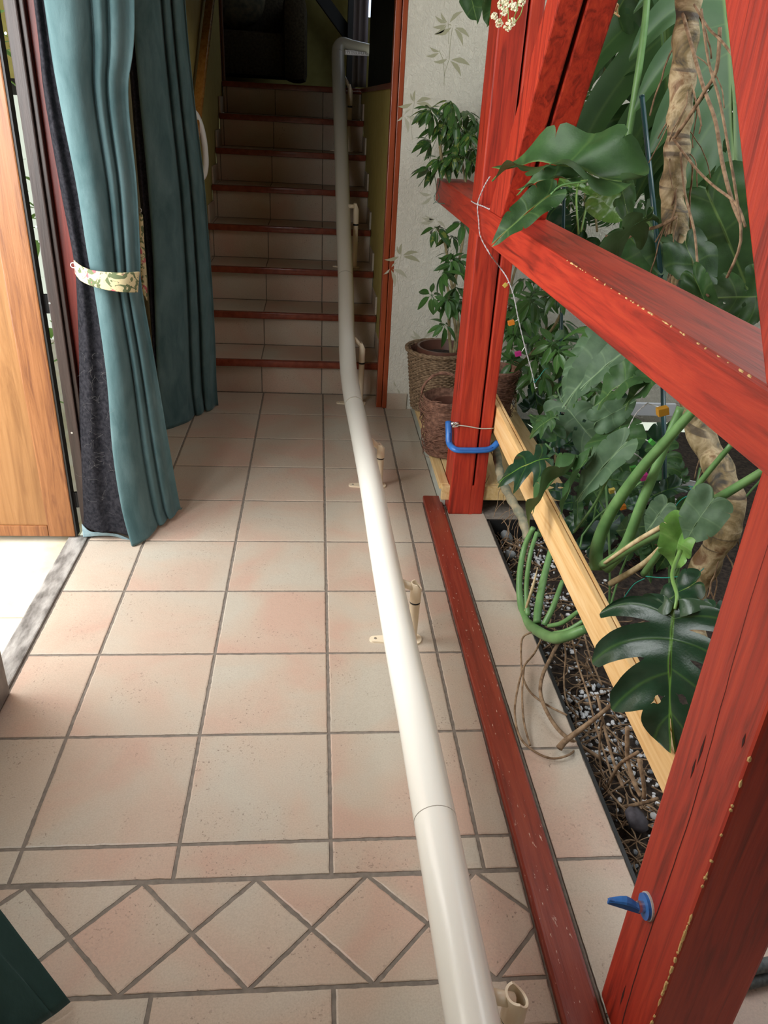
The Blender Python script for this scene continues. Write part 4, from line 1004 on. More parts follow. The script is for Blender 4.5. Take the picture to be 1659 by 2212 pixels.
# --- big climbing monstera with the ringed trunk
ms = thing('monstera_plant', 'large climbing monstera with a thick ringed trunk and big split leaves', 'plant', (1.0, .6, -.09))
tr = [onX(.88, 1496, -120), onX(.88, 1488, 0), onX(.88, 1478, 120), onX(.88, 1470, 240), onX(.88, 1462, 330), onX(.88, 1452, 430), onX(.90, 1468, 520), onX(.93, 1478, 640), onX(.96, 1488, 780), onX(1.0, 1508, 920), onX(1.0, 1555, 1020), onX(1.0, 1578, 1110), onX(.98, 1530, 1210), onX(.96, 1490, 1300), onX(.95, 1500, 1420)]
pts, _ = spline(tr, [0] * len(tr), 8)
rs = [(.031 if i < 58 else .036) * (1 + .10 * math.sin(i * 1.05) + random.uniform(-.03, .03)) for i in range(len(pts))]
mb = MB(); mb.tube(pts, rs, 20); mb.build('trunk', M['trunk'], ms, True)
random.seed(21)
def wander(p, d, n, step, g=-.35, j=.6):
    pts = [Vector(p)]; d = Vector(d).normalized()
    for i in range(n):
        d = (d + Vector((random.uniform(-j, j), random.uniform(-j, j), g + random.uniform(-j, j) * .6)) * .5).normalized(); pts.append(pts[-1] + d * step)
    return pts
rootspx = [[(1475, 30), (1500, 120), (1520, 190), (1545, 260), (1560, 350), (1580, 430), (1600, 480)], [(1555, 60), (1548, 150), (1520, 200), (1490, 250), (1455, 300)],
           [(1500, 10), (1530, 60), (1560, 90), (1590, 130)], [(1455, 300), (1500, 360), (1540, 400), (1590, 440), (1610, 490)],
           [(1470, 330), (1480, 420), (1500, 500), (1510, 600), (1530, 640)], [(1460, 470), (1420, 490), (1380, 500), (1340, 520), (1310, 510)],
           [(1515, 20), (1530, 130), (1555, 220), (1575, 330), (1590, 420), (1600, 520), (1570, 600)]]
for k, rp in enumerate(rootspx): stalk(ms, [onX(.86 - .006 * k, *p) for p in rp], [.0045 if k in (0, 1, 5) else .003] * len(rp), 'root', 'aerial_root', 7, 4)
for k in range(34):
    q = pts[random.randrange(8, 56)]; mb = MB(); mb.tube(wander(q, (random.uniform(-.4, .9), random.uniform(-1.2, .1), -.3), random.randint(6, 12), .022, -.55), [random.uniform(.0012, .0028)] * 1 and random.uniform(.0012, .0026), 6, smoothn=2); mb.build('aerial_root', M['root'], ms, True)
for k in range(16):
    q = pts[random.randrange(72, len(pts) - 4)]; mb = MB(); mb.tube(wander(q, (random.uniform(-.6, .9), random.uniform(-1, .3), -.3), random.randint(5, 10), .02, -.6), random.uniform(.0015, .003), 6, smoothn=2); mb.build('aerial_root', M['root'], ms, True)
# petioles and leaves of the climber
stalk(ms, [onX(1.0, 1402, -60), onX(1.0, 1392, 60), onX(1.0, 1374, 190), onX(1.0, 1357, 300), onX(1.0, 1345, 400), onX(1.0, 1340, 470)], [.010, .011, .012, .0125, .013, .013], 'petiole')
stalk(ms, [onX(1.2, 1455, 250), onX(1.2, 1432, 100), onX(1.2, 1420, -60)], [.003, .005, .006], 'petiole')
leaf(ms, 'flat/monstera', onX(1.25, 1425, -130), onX(1.20, 1462, 430), 0.15, sx=1.05, label='broad leaf with long splits and small holes behind the trunk')
leaf(ms, 'flat/monstera', onX(1.35, 1560, -60), onX(1.2, 1620, 420), -.3, sx=.9)
leaf(ms, 'med/monstera', onX(1.15, 1400, -80), onX(1.1, 1262, 110), .1, sx=1.3)
leaf(ms, 'med/monstera', onX(1.25, 1380, -20), onX(1.2, 1240, 160), .3, sx=1.0)
leaf(ms, 'flat/monstera', onX(1.3, 1500, 240), onX(1.2, 1560, 560), .3, sx=1.0)
leaf(ms, 'med/monstera', onX(1.2, 1400, 180), onX(1.15, 1330, 420), -.3, sx=.8)
leaf(ms, 'heart/monstera', onX(1.15, 1530, 420), onX(1.05, 1620, 620), .2, sx=.9)
leaf(ms, 'flat/monstera', onX(1.0, 1640, 660), onX(.95, 1490, 700), .3, sx=1.2)
leaf(ms, 'med/monstera', onX(1.0, 1700, 640), onX(.95, 1500, 640), -.4, sx=1.0)
leaf(ms, 'curl/monstera', CP + ray(1325, 392) * 1.80, CP + ray(1070, 266) * 1.92, -.5, (0, -.2, 1), sx=.75, label='long curled leaf reaching in front of the far red brace')
leaf(ms, 'curl/leaf_new', onX(.78, 1205, 400), onX(.72, 1300, 400), -.5, sx=.6)
leaf(ms, 'curl/monstera', CP + ray(1240, 385) * 1.9, CP + ray(1122, 372) * 1.93, .3, sx=.7)
leaf(ms, 'long/monstera', CP + ray(1190, 420) * 1.85, CP + ray(1064, 508) * 1.86, .1, sx=1.3)
stalk(ms, [CP + ray(1190, 420) * 1.85, CP + ray(1215, 400) * 1.84, CP + ray(1270, 392) * 1.83], .0025, 'petiole')
leaf(ms, 'cut/monstera', onX(.80, 1400, 470), onX(.64, 1230, 560), .5, (0, 0, 1), sx=1.0, label='ragged dark leaf drooping over the top of the red rail')
leaf(ms, 'heart/leaf_new', onX(.84, 1290, 420), onX(.80, 1335, 470), .6, sx=1.0, label='glossy fresh light green leaf still unfolding')
stalk(ms, [onX(.80, 1250, 505), onX(.82, 1245, 430), onX(.84, 1252, 395), onX(.84, 1270, 390)], .0035, 'newstem'); stalk(ms, [onX(.80, 1255, 500), onX(.84, 1270, 440), onX(.84, 1290, 425)], .0035, 'newstem')
leaf(ms, 'heart/monstera', onX(.90, 1340, 380), onX(.86, 1350, 470), .5, sx=.5)
leaf(ms, 'heart/monstera', onX(.95, 1350, 500), onX(.88, 1440, 600), .3, sx=.9)
leaf(ms, 'long/monstera', onX(.95, 1400, 480), onX(.85, 1510, 640), .2, sx=1.2)
leaf(ms, 'heart/monstera', onX(.90, 1480, 520), onX(.86, 1530, 640), -.3, sx=.8)
leaf(ms, 'heart/monstera_dark', onX(1.0, 1180, 470), onX(.9, 1180, 560), .3, sx=1.0)
leaf(ms, 'curl/monstera', onX(.82, 1500, 600), onX(.78, 1545, 700), .3, sx=.7)
# green thick petioles under the rail
stalk(ms, [onX(.78, 1288, 1232), onX(.78, 1290, 1180), onX(.78, 1318, 1110), onX(.78, 1380, 1020), onX(.78, 1450, 940), onX(.80, 1520, 860), onX(.82, 1570, 790)], [.021, .0195, .0165, .014, .012, .0105, .009], 'petiole', label='thick bright green leaf stalk')
stalk(ms, [onX(.80, 1310, 1228), onX(.82, 1350, 1180), onX(.82, 1385, 1090), onX(.84, 1430, 980), onX(.86, 1470, 880)], [.016, .0155, .014, .012, .010], 'petiole')
stalk(ms, [onX(.74, 1302, 1220), onX(.74, 1380, 1172), onX(.76, 1460, 1130), onX(.78, 1545, 1080), onX(.80, 1640, 1022), onX(.82, 1700, 980)], [.012, .0125, .012, .010, .008, .007], 'petiole')
stalk(ms, [onX(.728, 1306, 1216), onX(.73, 1380, 1166), onX(.748, 1460, 1120), onX(.765, 1520, 1085)], [.004, .006, .005, .0008], 'petiole_dry', label='dry split sheath along a stalk')
stalk(ms, [onX(.86, 1390, 1240), onX(.86, 1440, 1170), onX(.88, 1500, 1060), onX(.88, 1580, 960)], [.009, .009, .0075, .006], 'petiole')
stalk(ms, [onX(.86, 1320, 1260), onX(.86, 1400, 1210), onX(.86, 1470, 1130)], [.010, .008, .005], 'petiole_dry')
stalk(ms, [onX(.9, 1080, 1180) if False else onX(.78, 1240, 1150), onX(.80, 1290, 1080), onX(.80, 1325, 1000), onX(.80, 1325, 960)], [.004, .004, .004, .003], 'petiole')
leaf(ms, 'heart/monstera', onX(.80, 1322, 985), onX(.90, 1340, 880), -.2, (-.6, -.8, .3), sx=1.1, label='heart shaped leaf standing up under the red rail')
leaf(ms, 'heart/monstera_grey', onX(.78, 1290, 910), onX(.76, 1370, 870), .5, sx=.8)
leaf(ms, 'med/monstera_grey', onX(.84, 1310, 720), onX(.74, 1185, 845), .3, sx=.7); leaf(ms, 'long/monstera_grey', onX(.82, 1340, 730), onX(.72, 1200, 870), .2, sx=1.3)
leaf(ms, 'long/monstera_grey', onX(.80, 1350, 760), onX(.72, 1245, 830), .2, sx=1.6)
leaf(ms, 'curl/monstera', onX(.80, 1400, 800), onX(.74, 1270, 850), .2, sx=1.0); leaf(ms, 'curl/monstera', onX(.84, 1450, 800), onX(.76, 1330, 850), .3, sx=1.0)
leaf(ms, 'med/monstera_grey', onX(.82, 1210, 860), onX(.76, 1300, 990), .6, sx=.8); leaf(ms, 'curl/monstera_dark', onX(.82, 1190, 950), onX(.78, 1260, 900), .2, sx=1.0)
# four-lobed leaf in front of the board
leaf(ms, 'cut/monstera_dark', onX(.66, 1185, 990), onX(.60, 1058, 1010), .0, (-.5, -.4, 1), sx=1.15, label='deeply cut leaf lying over the far end of the pine board')
leaf(ms, 'curl/monstera', onX(.68, 1235, 1010), onX(.63, 1105, 1080), .3, (-.3, 0, 1), sx=1.0)
leaf(ms, 'long/monstera', onX(.70, 1270, 990), onX(.64, 1185, 1100), .2, (-.3, 0, 1), sx=1.0); leaf(ms, 'cut/monstera', onX(.76, 1200, 900), onX(.70, 1130, 930), .2, sx=.9)
leaf(ms, 'heart/monstera', onX(.78, 1200, 940), onX(.72, 1150, 880), .4, sx=.7)
leaf(ms, 'long/monstera_grey', onX(.78, 1350, 960), onX(.72, 1230, 1075), .2, sx=1.2)
# near big leaf
bl = leaf(ms, 'big/monstera_dark', onX(.63, 1455, 1312), onX(.60, 1425, 1622), .05, (-1, -.9, .45), sx=1.12, label='large glossy dark split leaf over the pine board by the near post')
stalk(ms, [onX(.63, 1458, 1316), onX(.64, 1462, 1285), onX(.68, 1452, 1240), onX(.72, 1470, 1190)], [.003, .0035, .004, .005], 'newstem')
leaf(ms, 'med/monstera_dark', onX(.72, 1560, 1330), onX(.70, 1462, 1300), .3, sx=1.1); leaf(ms, 'heart/monstera_dark', onX(.74, 1500, 1260), onX(.72, 1400, 1310), .5, sx=.9)
leaf(ms, 'curl/leaf_new', onX(.73, 1480, 1130), onX(.72, 1435, 1240), .2, sx=1.0, label='light green curled leaf beside the dry stalk'); leaf(ms, 'heart/monstera_grey', onX(.75, 1540, 1080), onX(.73, 1470, 1170), .1, sx=.9)
leaf(ms, 'long/monstera_grey', onX(.80, 1440, 1090), onX(.80, 1390, 1150), .1, sx=2.0)
# --- low monstera runner at the bed edge with root loops
mr_ = thing('monstera_runner', 'green monstera runner arching out of the bed onto the tiles with looping roots', 'plant', onZ(-.05, 1250, 1400))
X_ = .645
stalk(mr_, [onX(.70, 1152, 1140), onX(.68, 1132, 1185), onX(.655, 1122, 1250), onX(.65, 1126, 1310), onX(.65, 1142, 1350), onX(.65, 1165, 1368)], [.009, .0095, .0105, .012, .013, .014], 'petiole')
stalk(mr_, [onX(.70, 1160, 1150), onX(.67, 1145, 1200), onX(.66, 1137, 1270), onX(.66, 1140, 1330)], [.007, .0075, .008, .009], 'petiole')
stalk(mr_, [onX(.74, 1190, 1190), onX(.70, 1172, 1260), onX(.67, 1162, 1320), onX(.66, 1160, 1345)], [.010, .012, .013, .012], 'petiole')
stalk(mr_, [onX(.74, 1215, 1255), onX(.70, 1195, 1310), onX(.67, 1175, 1350)], [.007, .009, .010], 'petiole')
stalk(mr_, [onX(.65, 1135, 1340), onX(.65, 1160, 1362), onX(.65, 1195, 1378), onX(.66, 1230, 1372), onX(.69, 1265, 1358)], [.012, .0165, .017, .015, .012], 'petiole', 'runner_stem', 14)
stalk(mr_, [onX(.70, 1250, 1320), onX(.68, 1215, 1345), onX(.66, 1185, 1352)], [.006, .007, .006], 'petiole'); stalk(mr_, [onX(.72, 1262, 1340), onX(.68, 1225, 1362), onX(.66, 1195, 1368)], [.006, .007, .006], 'petiole')
stalk(mr_, [onX(.655, 1133, 1325), onX(.66, 1150, 1270), onX(.67, 1162, 1225)], [.004, .005, .001], 'petiole_dry')
loops = [[(1148, 1366), (1128, 1380), (1126, 1430), (1132, 1470), (1150, 1500), (1185, 1525), (1225, 1545)], [(1170, 1378), (1155, 1410), (1132, 1440), (1118, 1490), (1112, 1540), (1122, 1590), (1150, 1620), (1190, 1638), (1230, 1630), (1255, 1605)],
         [(1132, 1440), (1128, 1500), (1132, 1560), (1145, 1610)], [(1208, 1385), (1190, 1420), (1172, 1460), (1168, 1500), (1185, 1545), (1215, 1585), (1260, 1615), (1300, 1640)], [(1218, 1380), (1222, 1420), (1218, 1470), (1225, 1520), (1250, 1550)],
         [(1235, 1378), (1250, 1440), (1270, 1500), (1290, 1580), (1310, 1640), (1322, 1680)], [(1262, 1370), (1275, 1420), (1300, 1480)]]
def edge_px(y): return 1050 + (y - 1125) * .4204   # where the tile edge of the bed runs in the survey photo
for k, lp in enumerate(loops):
    n = len(lp); pp = []
    for i, p in enumerate(lp):
        t = i / (n - 1); h = .045 * (1 - t) ** 1.5 + .010
        if p[0] > edge_px(p[1]) and i > n - 4: h = -.01 - .03 * (1 if i == n - 1 else .3)
        pp.append(onZ(h, *p))
    stalk(mr_, pp, [.0055 if k in (3,) else .0030] * n, 'root', 'root', 7, 6)
stalk(mr_, [onZ(.16, 1345, 1500), onZ(.11, 1300, 1540), onZ(.06, 1255, 1575), onZ(.03, 1222, 1600), onZ(.02, 1208, 1616)], [.005, .0055, .007, .008, .0095], 'root', 'dry_stalk', 8, label='thick dry brown stalk with a dark cut end')
big = [[(1378, 1625), (1340, 1650), (1318, 1690), (1312, 1720), (1328, 1742), (1375, 1738), (1420, 1725)], [(1355, 1570), (1356, 1640), (1370, 1690), (1385, 1720)], [(1290, 1500), (1310, 1590), (1330, 1660), (1345, 1700)], [(1380, 1640), (1390, 1690), (1392, 1725)], [(1300, 1560), (1295, 1620), (1300, 1680)]]
for k, lp in enumerate(big): n = len(lp); stalk(mr_, [onX(.70 + .01 * i, *p) for i, p in enumerate(lp)], [.0045, .0055, .004, .005, .003][k], 'root', 'root', 7, 6)
# second old stem behind the post foot, ringed and dry
os_ = thing('old_monstera_stem', 'dry ringed stem with brown rootlets climbing behind the far end of the pine board', 'plant', onZ(-.08, 1140, 1180))
p_ = [onX(.74, 1140, 1165), onX(.73, 1128, 1120), onX(.71, 1105, 1080), onX(.70, 1085, 1040), onX(.70, 1078, 1010), onX(.72, 1070, 960)]; ps, _ = spline(p_, [0] * 6, 8)
mb = MB(); mb.tube(ps, [.017 * (1 + .12 * math.sin(i * 1.3)) for i in range(len(ps))], 14); mb.build('stem', noisy('grey_green_stem', (.13, .15, .11), (.36, .30, .19), 22, .6, .4), os_, True)
for k in range(16):
    q = ps[random.randrange(0, 24)]; mb = MB(); mb.tube(wander(q, (random.uniform(-.9, .3), random.uniform(-1, .2), -.3), random.randint(5, 11), .014, -.45), random.uniform(.0007, .0016), 5, smoothn=2); mb.build('rootlet', M['root'], os_, True)
for rp in ([(1060, 1020), (1040, 1055), (1010, 1060), (985, 1078)], [(1045, 1060), (1030, 1090), (1035, 1120)], [(1055, 985), (1040, 1030), (1000, 1050)], [(1085, 1120), (1100, 1150), (1082, 1185)]): stalk(os_, [onX(.64 if i else .66, *p) for i, p in enumerate(rp)], .0014, 'root', 'rootlet', 5, 4)

# --- schefflera leaves: seven leaflets round a stalk
def scheff_mesh(seed, m, n=8, L=.085, w=.36):
    rr = random.Random(seed); mb = MB()
    for k in range(n):
        a = 2 * PI * k / n + rr.uniform(-.15, .15); l = L * rr.uniform(.75, 1.15); vs, fs, uv = simple_leaf(l, l * w, rr.uniform(.1, .35), .25, 6, 2); dr = rr.uniform(-.9, -.25)
        R_ = Matrix.Rotation(a, 3, 'Z') @ Matrix.Rotation(dr, 3, 'X'); b = R_ @ Vector((0, .016, 0)); mb.add([b + R_ @ v for v in vs], fs, 0, None, uv); mb.tube([(0, 0, 0), b * .5, b], .0009, 5)
    mb.tube([(0, 0, 0), (.004, .003, -.05), (.0, .0, -.10)], .0013, 6)
    me_o = mb.build('schefflera_mesh', m, None, True); me = me_o.data; bpy.data.objects.remove(me_o); return me
SV = [scheff_mesh(s, M['scheff']) for s in (1, 2, 3)]; SP = [scheff_mesh(s, M['scheff_plain'], 7, .095, .34) for s in (4, 5, 6)]
def scheff_leaf(parent, meshes, p, s=1.0, tiltd=None):
    p = Vector(p)
    if p.y > 2.6: p = CP + (p - CP) * ((2.6 - CP.y) / (p.y - CP.y))
    o = bpy.data.objects.new('leaf', random.choice(meshes)); COL.objects.link(o); o.parent = parent
    nrm = Vector(tiltd) if tiltd else Vector((random.gauss(0, .35), random.gauss(-.35, .3), 1))
    R_ = nrm.to_track_quat('Z', 'Y').to_matrix() @ Matrix.Rotation(random.uniform(0, 6), 3, 'Z')
    o.matrix_local = Matrix.Translation(Vector(p) - ORG[parent.name]) @ R_.to_4x4() @ Matrix.Scale(s, 4)
    return o
random.seed(31)
sc = thing('schefflera', 'tall schefflera with variegated leaf fans growing from the basket by the back wall', 'plant', (.575, 2.48, .38))
hub = [(974, 218), (1008, 239), (948, 275), (929, 238), (992, 300), (957, 345), (1000, 335), (930, 362), (985, 265), (1015, 290), (943, 491), (977, 509), (1000, 480), (957, 587), (932, 637), (971, 646), (960, 700), (990, 560), (985, 620)]
for i, h in enumerate(hub): scheff_leaf(sc, SV if i < 12 else SP, onY(2.36 + random.uniform(-.08, .12), *h), .95)
for k in range(22): scheff_leaf(sc, SV, onY(random.uniform(2.35, 2.6), random.uniform(925, 1040), random.uniform(215, 370)), random.uniform(.7, .9))
for k in range(8): scheff_leaf(sc, SP, onY(random.uniform(2.3, 2.5), random.uniform(960, 1020), random.uniform(500, 680)), random.uniform(.7, .9))
for pp in ([(975, 770), (970, 690), (985, 600), (1000, 520), (1010, 440), (1000, 360), (985, 290), (974, 220)], [(982, 768), (990, 700), (975, 610), (960, 520), (945, 495)], [(978, 770), (985, 720), (975, 660), (962, 600)], [(1005, 440), (960, 370), (948, 280)]):
    stalk(sc, [onY(2.45, *p) for p in pp], [.008 * (1 - .09 * i) for i in range(len(pp))], 'bark', 'stem', 8, 4)
mb = MB(); mb.tube([onY(2.43, 945, 395), onY(2.43, 940, 432), onY(2.42, 955, 440)], .0016, 6, smoothn=4); mb.tube([onY(2.0, 950, 386), onY(2.0, 942, 432)], .0016, 6)
sc2 = thing('schefflera', 'leafy schefflera filling the space under the rail right of the far post', 'plant', (.95, 1.9, .1))
for k in range(54):
    x = random.uniform(1085, 1300); y = random.uniform(590, 850)
    if y < 540 + (x - 1085) * .62: continue
    scheff_leaf(sc2, SP, onX(random.uniform(.85, 1.15), x, y), random.uniform(.75, 1.15), (random.gauss(-.3, .3), random.gauss(-.5, .3), .9))
for k in range(14): scheff_leaf(sc2, SP, onX(random.uniform(.80, .95), random.uniform(1085, 1160), random.uniform(600, 820)), random.uniform(.8, 1.1), (random.gauss(-.3, .3), random.gauss(-.5, .3), .9))
for pp in ([(1085, 825), (1150, 760), (1200, 700), (1235, 620)], [(1200, 1000), (1190, 850), (1180, 700), (1170, 600)], [(1120, 980), (1110, 800), (1100, 650), (1120, 560)]): stalk(sc2, [onX(1.0, *p) for p in pp], .006, 'bark', 'stem', 8, 4)
sc3 = thing('climbing_houseplant', 'small-leaved climbing plant behind the far red brace', 'plant', (1.3, 2.2, .1))
for k in range(46): scheff_leaf(sc3, SP if k % 3 else SV, onX(random.uniform(1.05, 1.45), random.uniform(1175, 1290), random.uniform(190, 440)), random.uniform(.45, .8), (random.gauss(-.3, .4), random.gauss(-.6, .4), .7))
for k in range(22): scheff_leaf(sc3, SP, onX(random.uniform(1.2, 1.5), random.uniform(1290, 1440), random.uniform(360, 480)), random.uniform(.45, .7))
for pp in ([(1260, 520), (1265, 380), (1262, 280), (1245, 170), (1255, 100)], [(1225, 500), (1230, 350), (1225, 180), (1240, 60)], [(1290, 500), (1275, 320), (1290, 200), (1310, 140)]): stalk(sc3, [onX(1.2, *p) for p in pp], .0055, 'bark', 'stem', 8, 4)
sc4 = thing('leafy_undergrowth', 'mixed dark foliage low behind the pine board', 'plant', (1.2, 1.2, -.08))
for k in range(46):
    x = random.uniform(1130, 1480); y = random.uniform(860, 1150)
    b = onX(random.uniform(.95, 1.5), x, y); d = Vector((random.uniform(-.8, .5), random.uniform(-1, .4), random.uniform(-.6, .6))).normalized() * random.uniform(.10, .2)
    leaf(sc4, random.choice(['heart/monstera', 'med/monstera', 'long/monstera', 'curl/monstera_dark', 'heart/monstera_dark']), b, b + d, random.uniform(-.5, .5))
for k in range(16):
    b = onX(random.uniform(1.2, 1.9), random.uniform(1250, 1640), random.uniform(420, 640)); d = Vector((random.uniform(-.8, .5), random.uniform(-1, .4), random.uniform(-.8, .2))).normalized() * random.uniform(.15, .3)
    leaf(sc4, random.choice(['heart/monstera', 'med/monstera', 'flat/monstera']), b, b + d, random.uniform(-.5, .5))
random.seed(77)
for k in range(30):
    b = onZ(random.uniform(-.02, .12), random.uniform(1200, 1480), random.uniform(960, 1190)); d = Vector((random.uniform(-.7, .4), random.uniform(-1, .3), random.uniform(-.3, .6))).normalized() * random.uniform(.08, .17)
    if b.x < .74: b.x = .74 + random.random() * .1
    if b.x + d.x < .72: d.x = abs(d.x)
    leaf(sc4, random.choice(['heart/monstera', 'long/monstera', 'curl/monstera_dark', 'heart/monstera_dark', 'med/monstera']), b, b + d, random.uniform(-.5, .5))
for k in range(12): q = Vector((random.uniform(.9, 1.5), random.uniform(.5, 1.4), -.09)); stalk(sc4, [q, q + Vector((random.uniform(-.1, .1), random.uniform(-.1, .1), .25)), q + Vector((random.uniform(-.2, .2), random.uniform(-.2, .2), .5))], .004, 'petiole', 'stem', 7, 4)

# ------------------------------------------------------------------ stakes, string lights, ties, flowers
def stake(label, a, b, r=.0075):
    t = thing('plant_stake', label, 'stake', b, 'dark green plant stakes'); mb = MB(); mb.tube([a, b], r, 12)
    mb.build('rod', M['stake'], t, True); mb = MB(); mb.tube([Vector(a) + (Vector(a) - Vector(b)).normalized() * .004, a], r * 1.1, 12); mb.build('cap', M['stake'], t, True); return t
stake('glossy dark green stake standing behind the far red brace', onX(1.0, 1223, 195), onX(1.0, 1205, 1040))
stake('leaning dark green stake with a dimpled edge left of the ringed trunk', onX(.92, 1387, 210), onX(.97, 1428, 600))
stake('dark green stake rising from the bed under the near half of the rail', onX(1.0, 1432, 800), onX(1.0, 1437, 1160))
sl = thing('string_lights', 'twisted clear fairy-light wire with coloured block lamps looped round the far post', 'string lights', (.5, 1.55, 1.1))
w1 = [onX(.497, 1058, 382), onX(.494, 1045, 405), onX(.494, 1032, 440), onX(.494, 1034, 475), onX(.494, 1038, 510), onX(.50, 1058, 548), onY(1.545, 1078, 575), onY(1.53, 1096, 602), onY(1.52, 1110, 640), onY(1.52, 1120, 690), onY(1.52, 1133, 745), onY(1.52, 1148, 800), onY(1.52, 1157, 840)]
w2 = [onX(.496, 1018, 434), onX(.494, 1028, 440), onX(.50, 1045, 446), onZ(1.187, 1060, 452), onZ(1.187, 1090, 453), onZ(1.187, 1120, 451)]
def twisted(mb, pts, r=.0013):
    p, _ = spline([Vector(q) for q in pts], [0] * len(pts), 14)
    for ph in (0, PI): mb.tube([q + Vector((math.cos(i * .9 + ph), math.sin(i * .9 + ph) * .6, math.sin(i * .9 + ph))) * r * .9 for i, q in enumerate(p)], r, 6)
mb = MB(); twisted(mb, w1); mb.build('wire', M['wire'], sl, True); mb = MB(); twisted(mb, w2, ); mb.build('wire', M['wire'], sl, True); mb = MB(); w3 = [onX(.85, 1400, 870), onX(.84, 1370, 900), onX(.83, 1350, 960), onX(.83, 1390, 1000), onX(.84, 1360, 1060), onX(.84, 1320, 1100)]; twisted(mb, w3, .001)
mb.build('wire', M['wire'], sl, True)
cols = {'orange': (.75, .25, .03), 'pink': (.45, .03, .2), 'yellow': (.7, .55, .12), 'green': (.1, .45, .08), 'amber': (.5, .24, .02)}
def lamp(c, p, wp, s=.011, d=(1, 0, .3)):
    key = 'lamp_' + c
    if key not in M: M[key] = mat(c + '_plastic', cols[c], .25, .5, 0, .35)
    mb = MB(); d = Vector(d).normalized(); mb.beam(Vector(p) - d * s, Vector(p) + d * s, s * 1.5, s * 1.5, (0, 0, 1), .0015); o = mb.build('lamp', M[key], sl); o['label'] = c + ' block lamp'
    mb = MB(); mb.tube([Vector(p) + d * s, wp], .0014, 6); mb.build('socket', M['white_plastic'], o, True)
lamp('orange', onY(1.52, 1104, 697), onY(1.52, 1120, 690)); lamp('pink', onY(1.52, 1119, 764), onY(1.52, 1133, 750)); lamp('yellow', onY(1.53, 1091, 616), onY(1.52, 1100, 610), .008, (.7, 0, .8)); lamp('green', onY(1.52, 1160, 842), onY(1.52, 1157, 838), .009, (0, 0, 1))
lamp('amber', onX(.82, 1431, 888), onX(.84, 1400, 872), .0135); lamp('pink', onX(.84, 1391, 1030), onX(.84, 1370, 1040)); lamp('green', onX(.84, 1368, 1012), onX(.84, 1370, 1040), .009); lamp('orange', onX(.84, 1345, 1095), onX(.84, 1325, 1095), .009); lamp('yellow', onX(.84, 1322, 1100), onX(.84, 1325, 1095), .008); lamp('yellow', onX(.85, 1322, 1060), onX(.84, 1330, 1080), .009); lamp('green', onX(.82, 1408, 955), onX(.83, 1395, 950), .008, (.8, 0, -.6))
def ties(label, groups):
    mb = MB()
    for g in groups: mb.tube(g, .0013, 6, smoothn=5)
    return tag(mb.build('plant_tie', M['tie'], smooth=True), label, 'plant tie')
ties('green wire tie hanging off the end of the red rail', [[onX(.498, 950, 388), onX(.498, 945, 410), onX(.495, 938, 425), onX(.495, 942, 437), onX(.495, 960, 440)], [onX(.495, 936, 440), onX(.495, 948, 430), onX(.495, 946, 418)]])
ties('green tie round the lower stems by the ringed trunk', [[onX(.9, 1488, 1050), onX(.9, 1500, 1052), onX(.92, 1512, 1048)], [onX(.9, 1490, 1056), onX(.9, 1502, 1058), onX(.92, 1512, 1055)], [onX(.9, 1500, 1066), onX(.9, 1478, 1075), onX(.9, 1462, 1090), onX(.9, 1450, 1118)]])
ties('green tie stretched low beneath the split leaf', [[onX(.76, 1395, 1245), onX(.78, 1440, 1248), onX(.80, 1500, 1240), onX(.82, 1520, 1228)], [onX(.76, 1392, 1250), onX(.76, 1370, 1262), onX(.75, 1350, 1288), onX(.75, 1342, 1300)]])
ties('green tie knotted to the fairy-light wire', [[onY(1.52, 1150, 815), onY(1.52, 1160, 820), onY(1.52, 1175, 800), onY(1.55, 1185, 795)], [onY(1.52, 1152, 822), onY(1.515, 1156, 826), onY(1.52, 1160, 820)]])
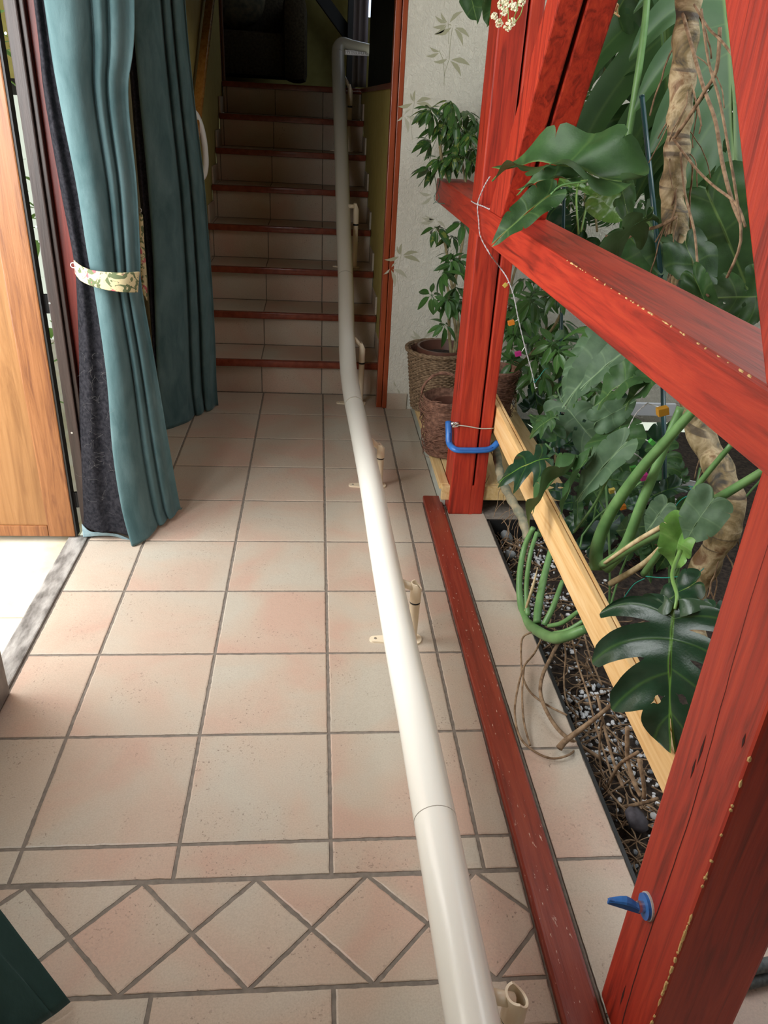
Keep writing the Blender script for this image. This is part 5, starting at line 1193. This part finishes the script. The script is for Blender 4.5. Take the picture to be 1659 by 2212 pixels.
# dried flower head and root knot hanging from above
fw_ = thing('flower_cluster', 'cream flower cluster hanging in front of the far red post at the top edge', 'flower', onX(.49, 1090, -80))
mb = MB(); random.seed(5); R_F = []
for (px, py, r) in ((1068, 35, 9), (1078, 50, 10), (1090, 25, 10), (1097, 58, 10), (1106, 48, 9), (1083, 10, 10), (1100, 5, 11), (1112, 15, 9), (1128, 5, 8), (1093, 0, 10)):
    c = onX(.49, px, py)
    for k in range(34): q = c + Vector((random.gauss(0, 1), random.gauss(0, 1), random.gauss(0, 1))).normalized() * r * .0010; mb.blob(q, (.0036, .0022, .0030), 0, 1, .4)
mb.build('petals', M['flower'], fw_)
mb = MB()
for (a, b) in (((1085, 10), (1078, 50)), ((1090, -20), (1097, 58)), ((1120, -10), (1106, 48)), ((1095, -80), (1088, 10)), ((1130, 10), (1112, 50))): mb.tube([onX(.492, *a), onX(.488, (a[0] + b[0]) / 2 + 4, (a[1] + b[1]) / 2), onX(.49, *b)], .0012, 6, smoothn=4)
mb.build('stem', M['newstem'], fw_, True)
kn = thing('twine_knot', 'knotted straw-coloured twine dangling at the top right of the far brace', 'twine', onX(.7, 1315, -60)); mb = MB()
for k in range(9):
    p0 = [onX(.7 + .004 * math.sin(k), 1300 + random.uniform(-5, 12), -60), onX(.7, 1312 + random.uniform(-12, 12), -10), onX(.69, 1318 + random.uniform(-14, 18), 12), onX(.7, 1325 + random.uniform(-20, 14), 28 + random.uniform(-6, 8))]; mb.tube(p0, .0022, 6, smoothn=4)
mb.tube([onX(.69, 1296, 20), onX(.688, 1304, 27), onX(.688, 1318, 24), onX(.69, 1332, 18)], .004, 8, smoothn=4)
mb.build('strands', M['bench_pine'], kn, True)
tpl = thing('hanging_vine', 'leafy vine tips dangling into the top edge over the red posts', 'plant', onX(.6, 1100, -140))
for (a, b, x) in (((1000, -60), (1030, 16), .46), ((1075, -60), (1062, 45), .52), ((1130, 10), (1140, 68), .6), ((1150, -80), (1128, 20), .62), ((1240, -60), (1230, 60), .8), ((1280, -70), (1262, 60), .9)): leaf(tpl, 'heart/monstera', onX(x, *a), onX(x - .01, *b), random.uniform(-.4, .4), sx=.7)
stalk(tpl, [onX(.6, 1050, -120), onX(.6, 1100, -80), onX(.7, 1200, -90), onX(.8, 1280, -80)], .004, 'petiole', 'stem')

# ------------------------------------------------------------------ right foreground corner
hs_ = thing('garden_hose', 'dark grey ribbed hose lengths lying on the tiles behind the near post', 'hose', (.85, -.35, .0))
for k, (z, m) in enumerate(((.014, 'black'), (.040, 'black'))):
    a, b = onZ(z, 1590, 2128 - 32 * k), onZ(z, 1700, 2100 - 24 * k); mb = MB(); d = (b - a); mb.tube([a, a + d * .3, a + d * .6, b, b + d], .013, 14); o = mb.build('hose_length', noisy('ribbed_grey_hose%d' % k, (.05, .055, .055), (.12, .13, .125), 90, .5), hs_, True)
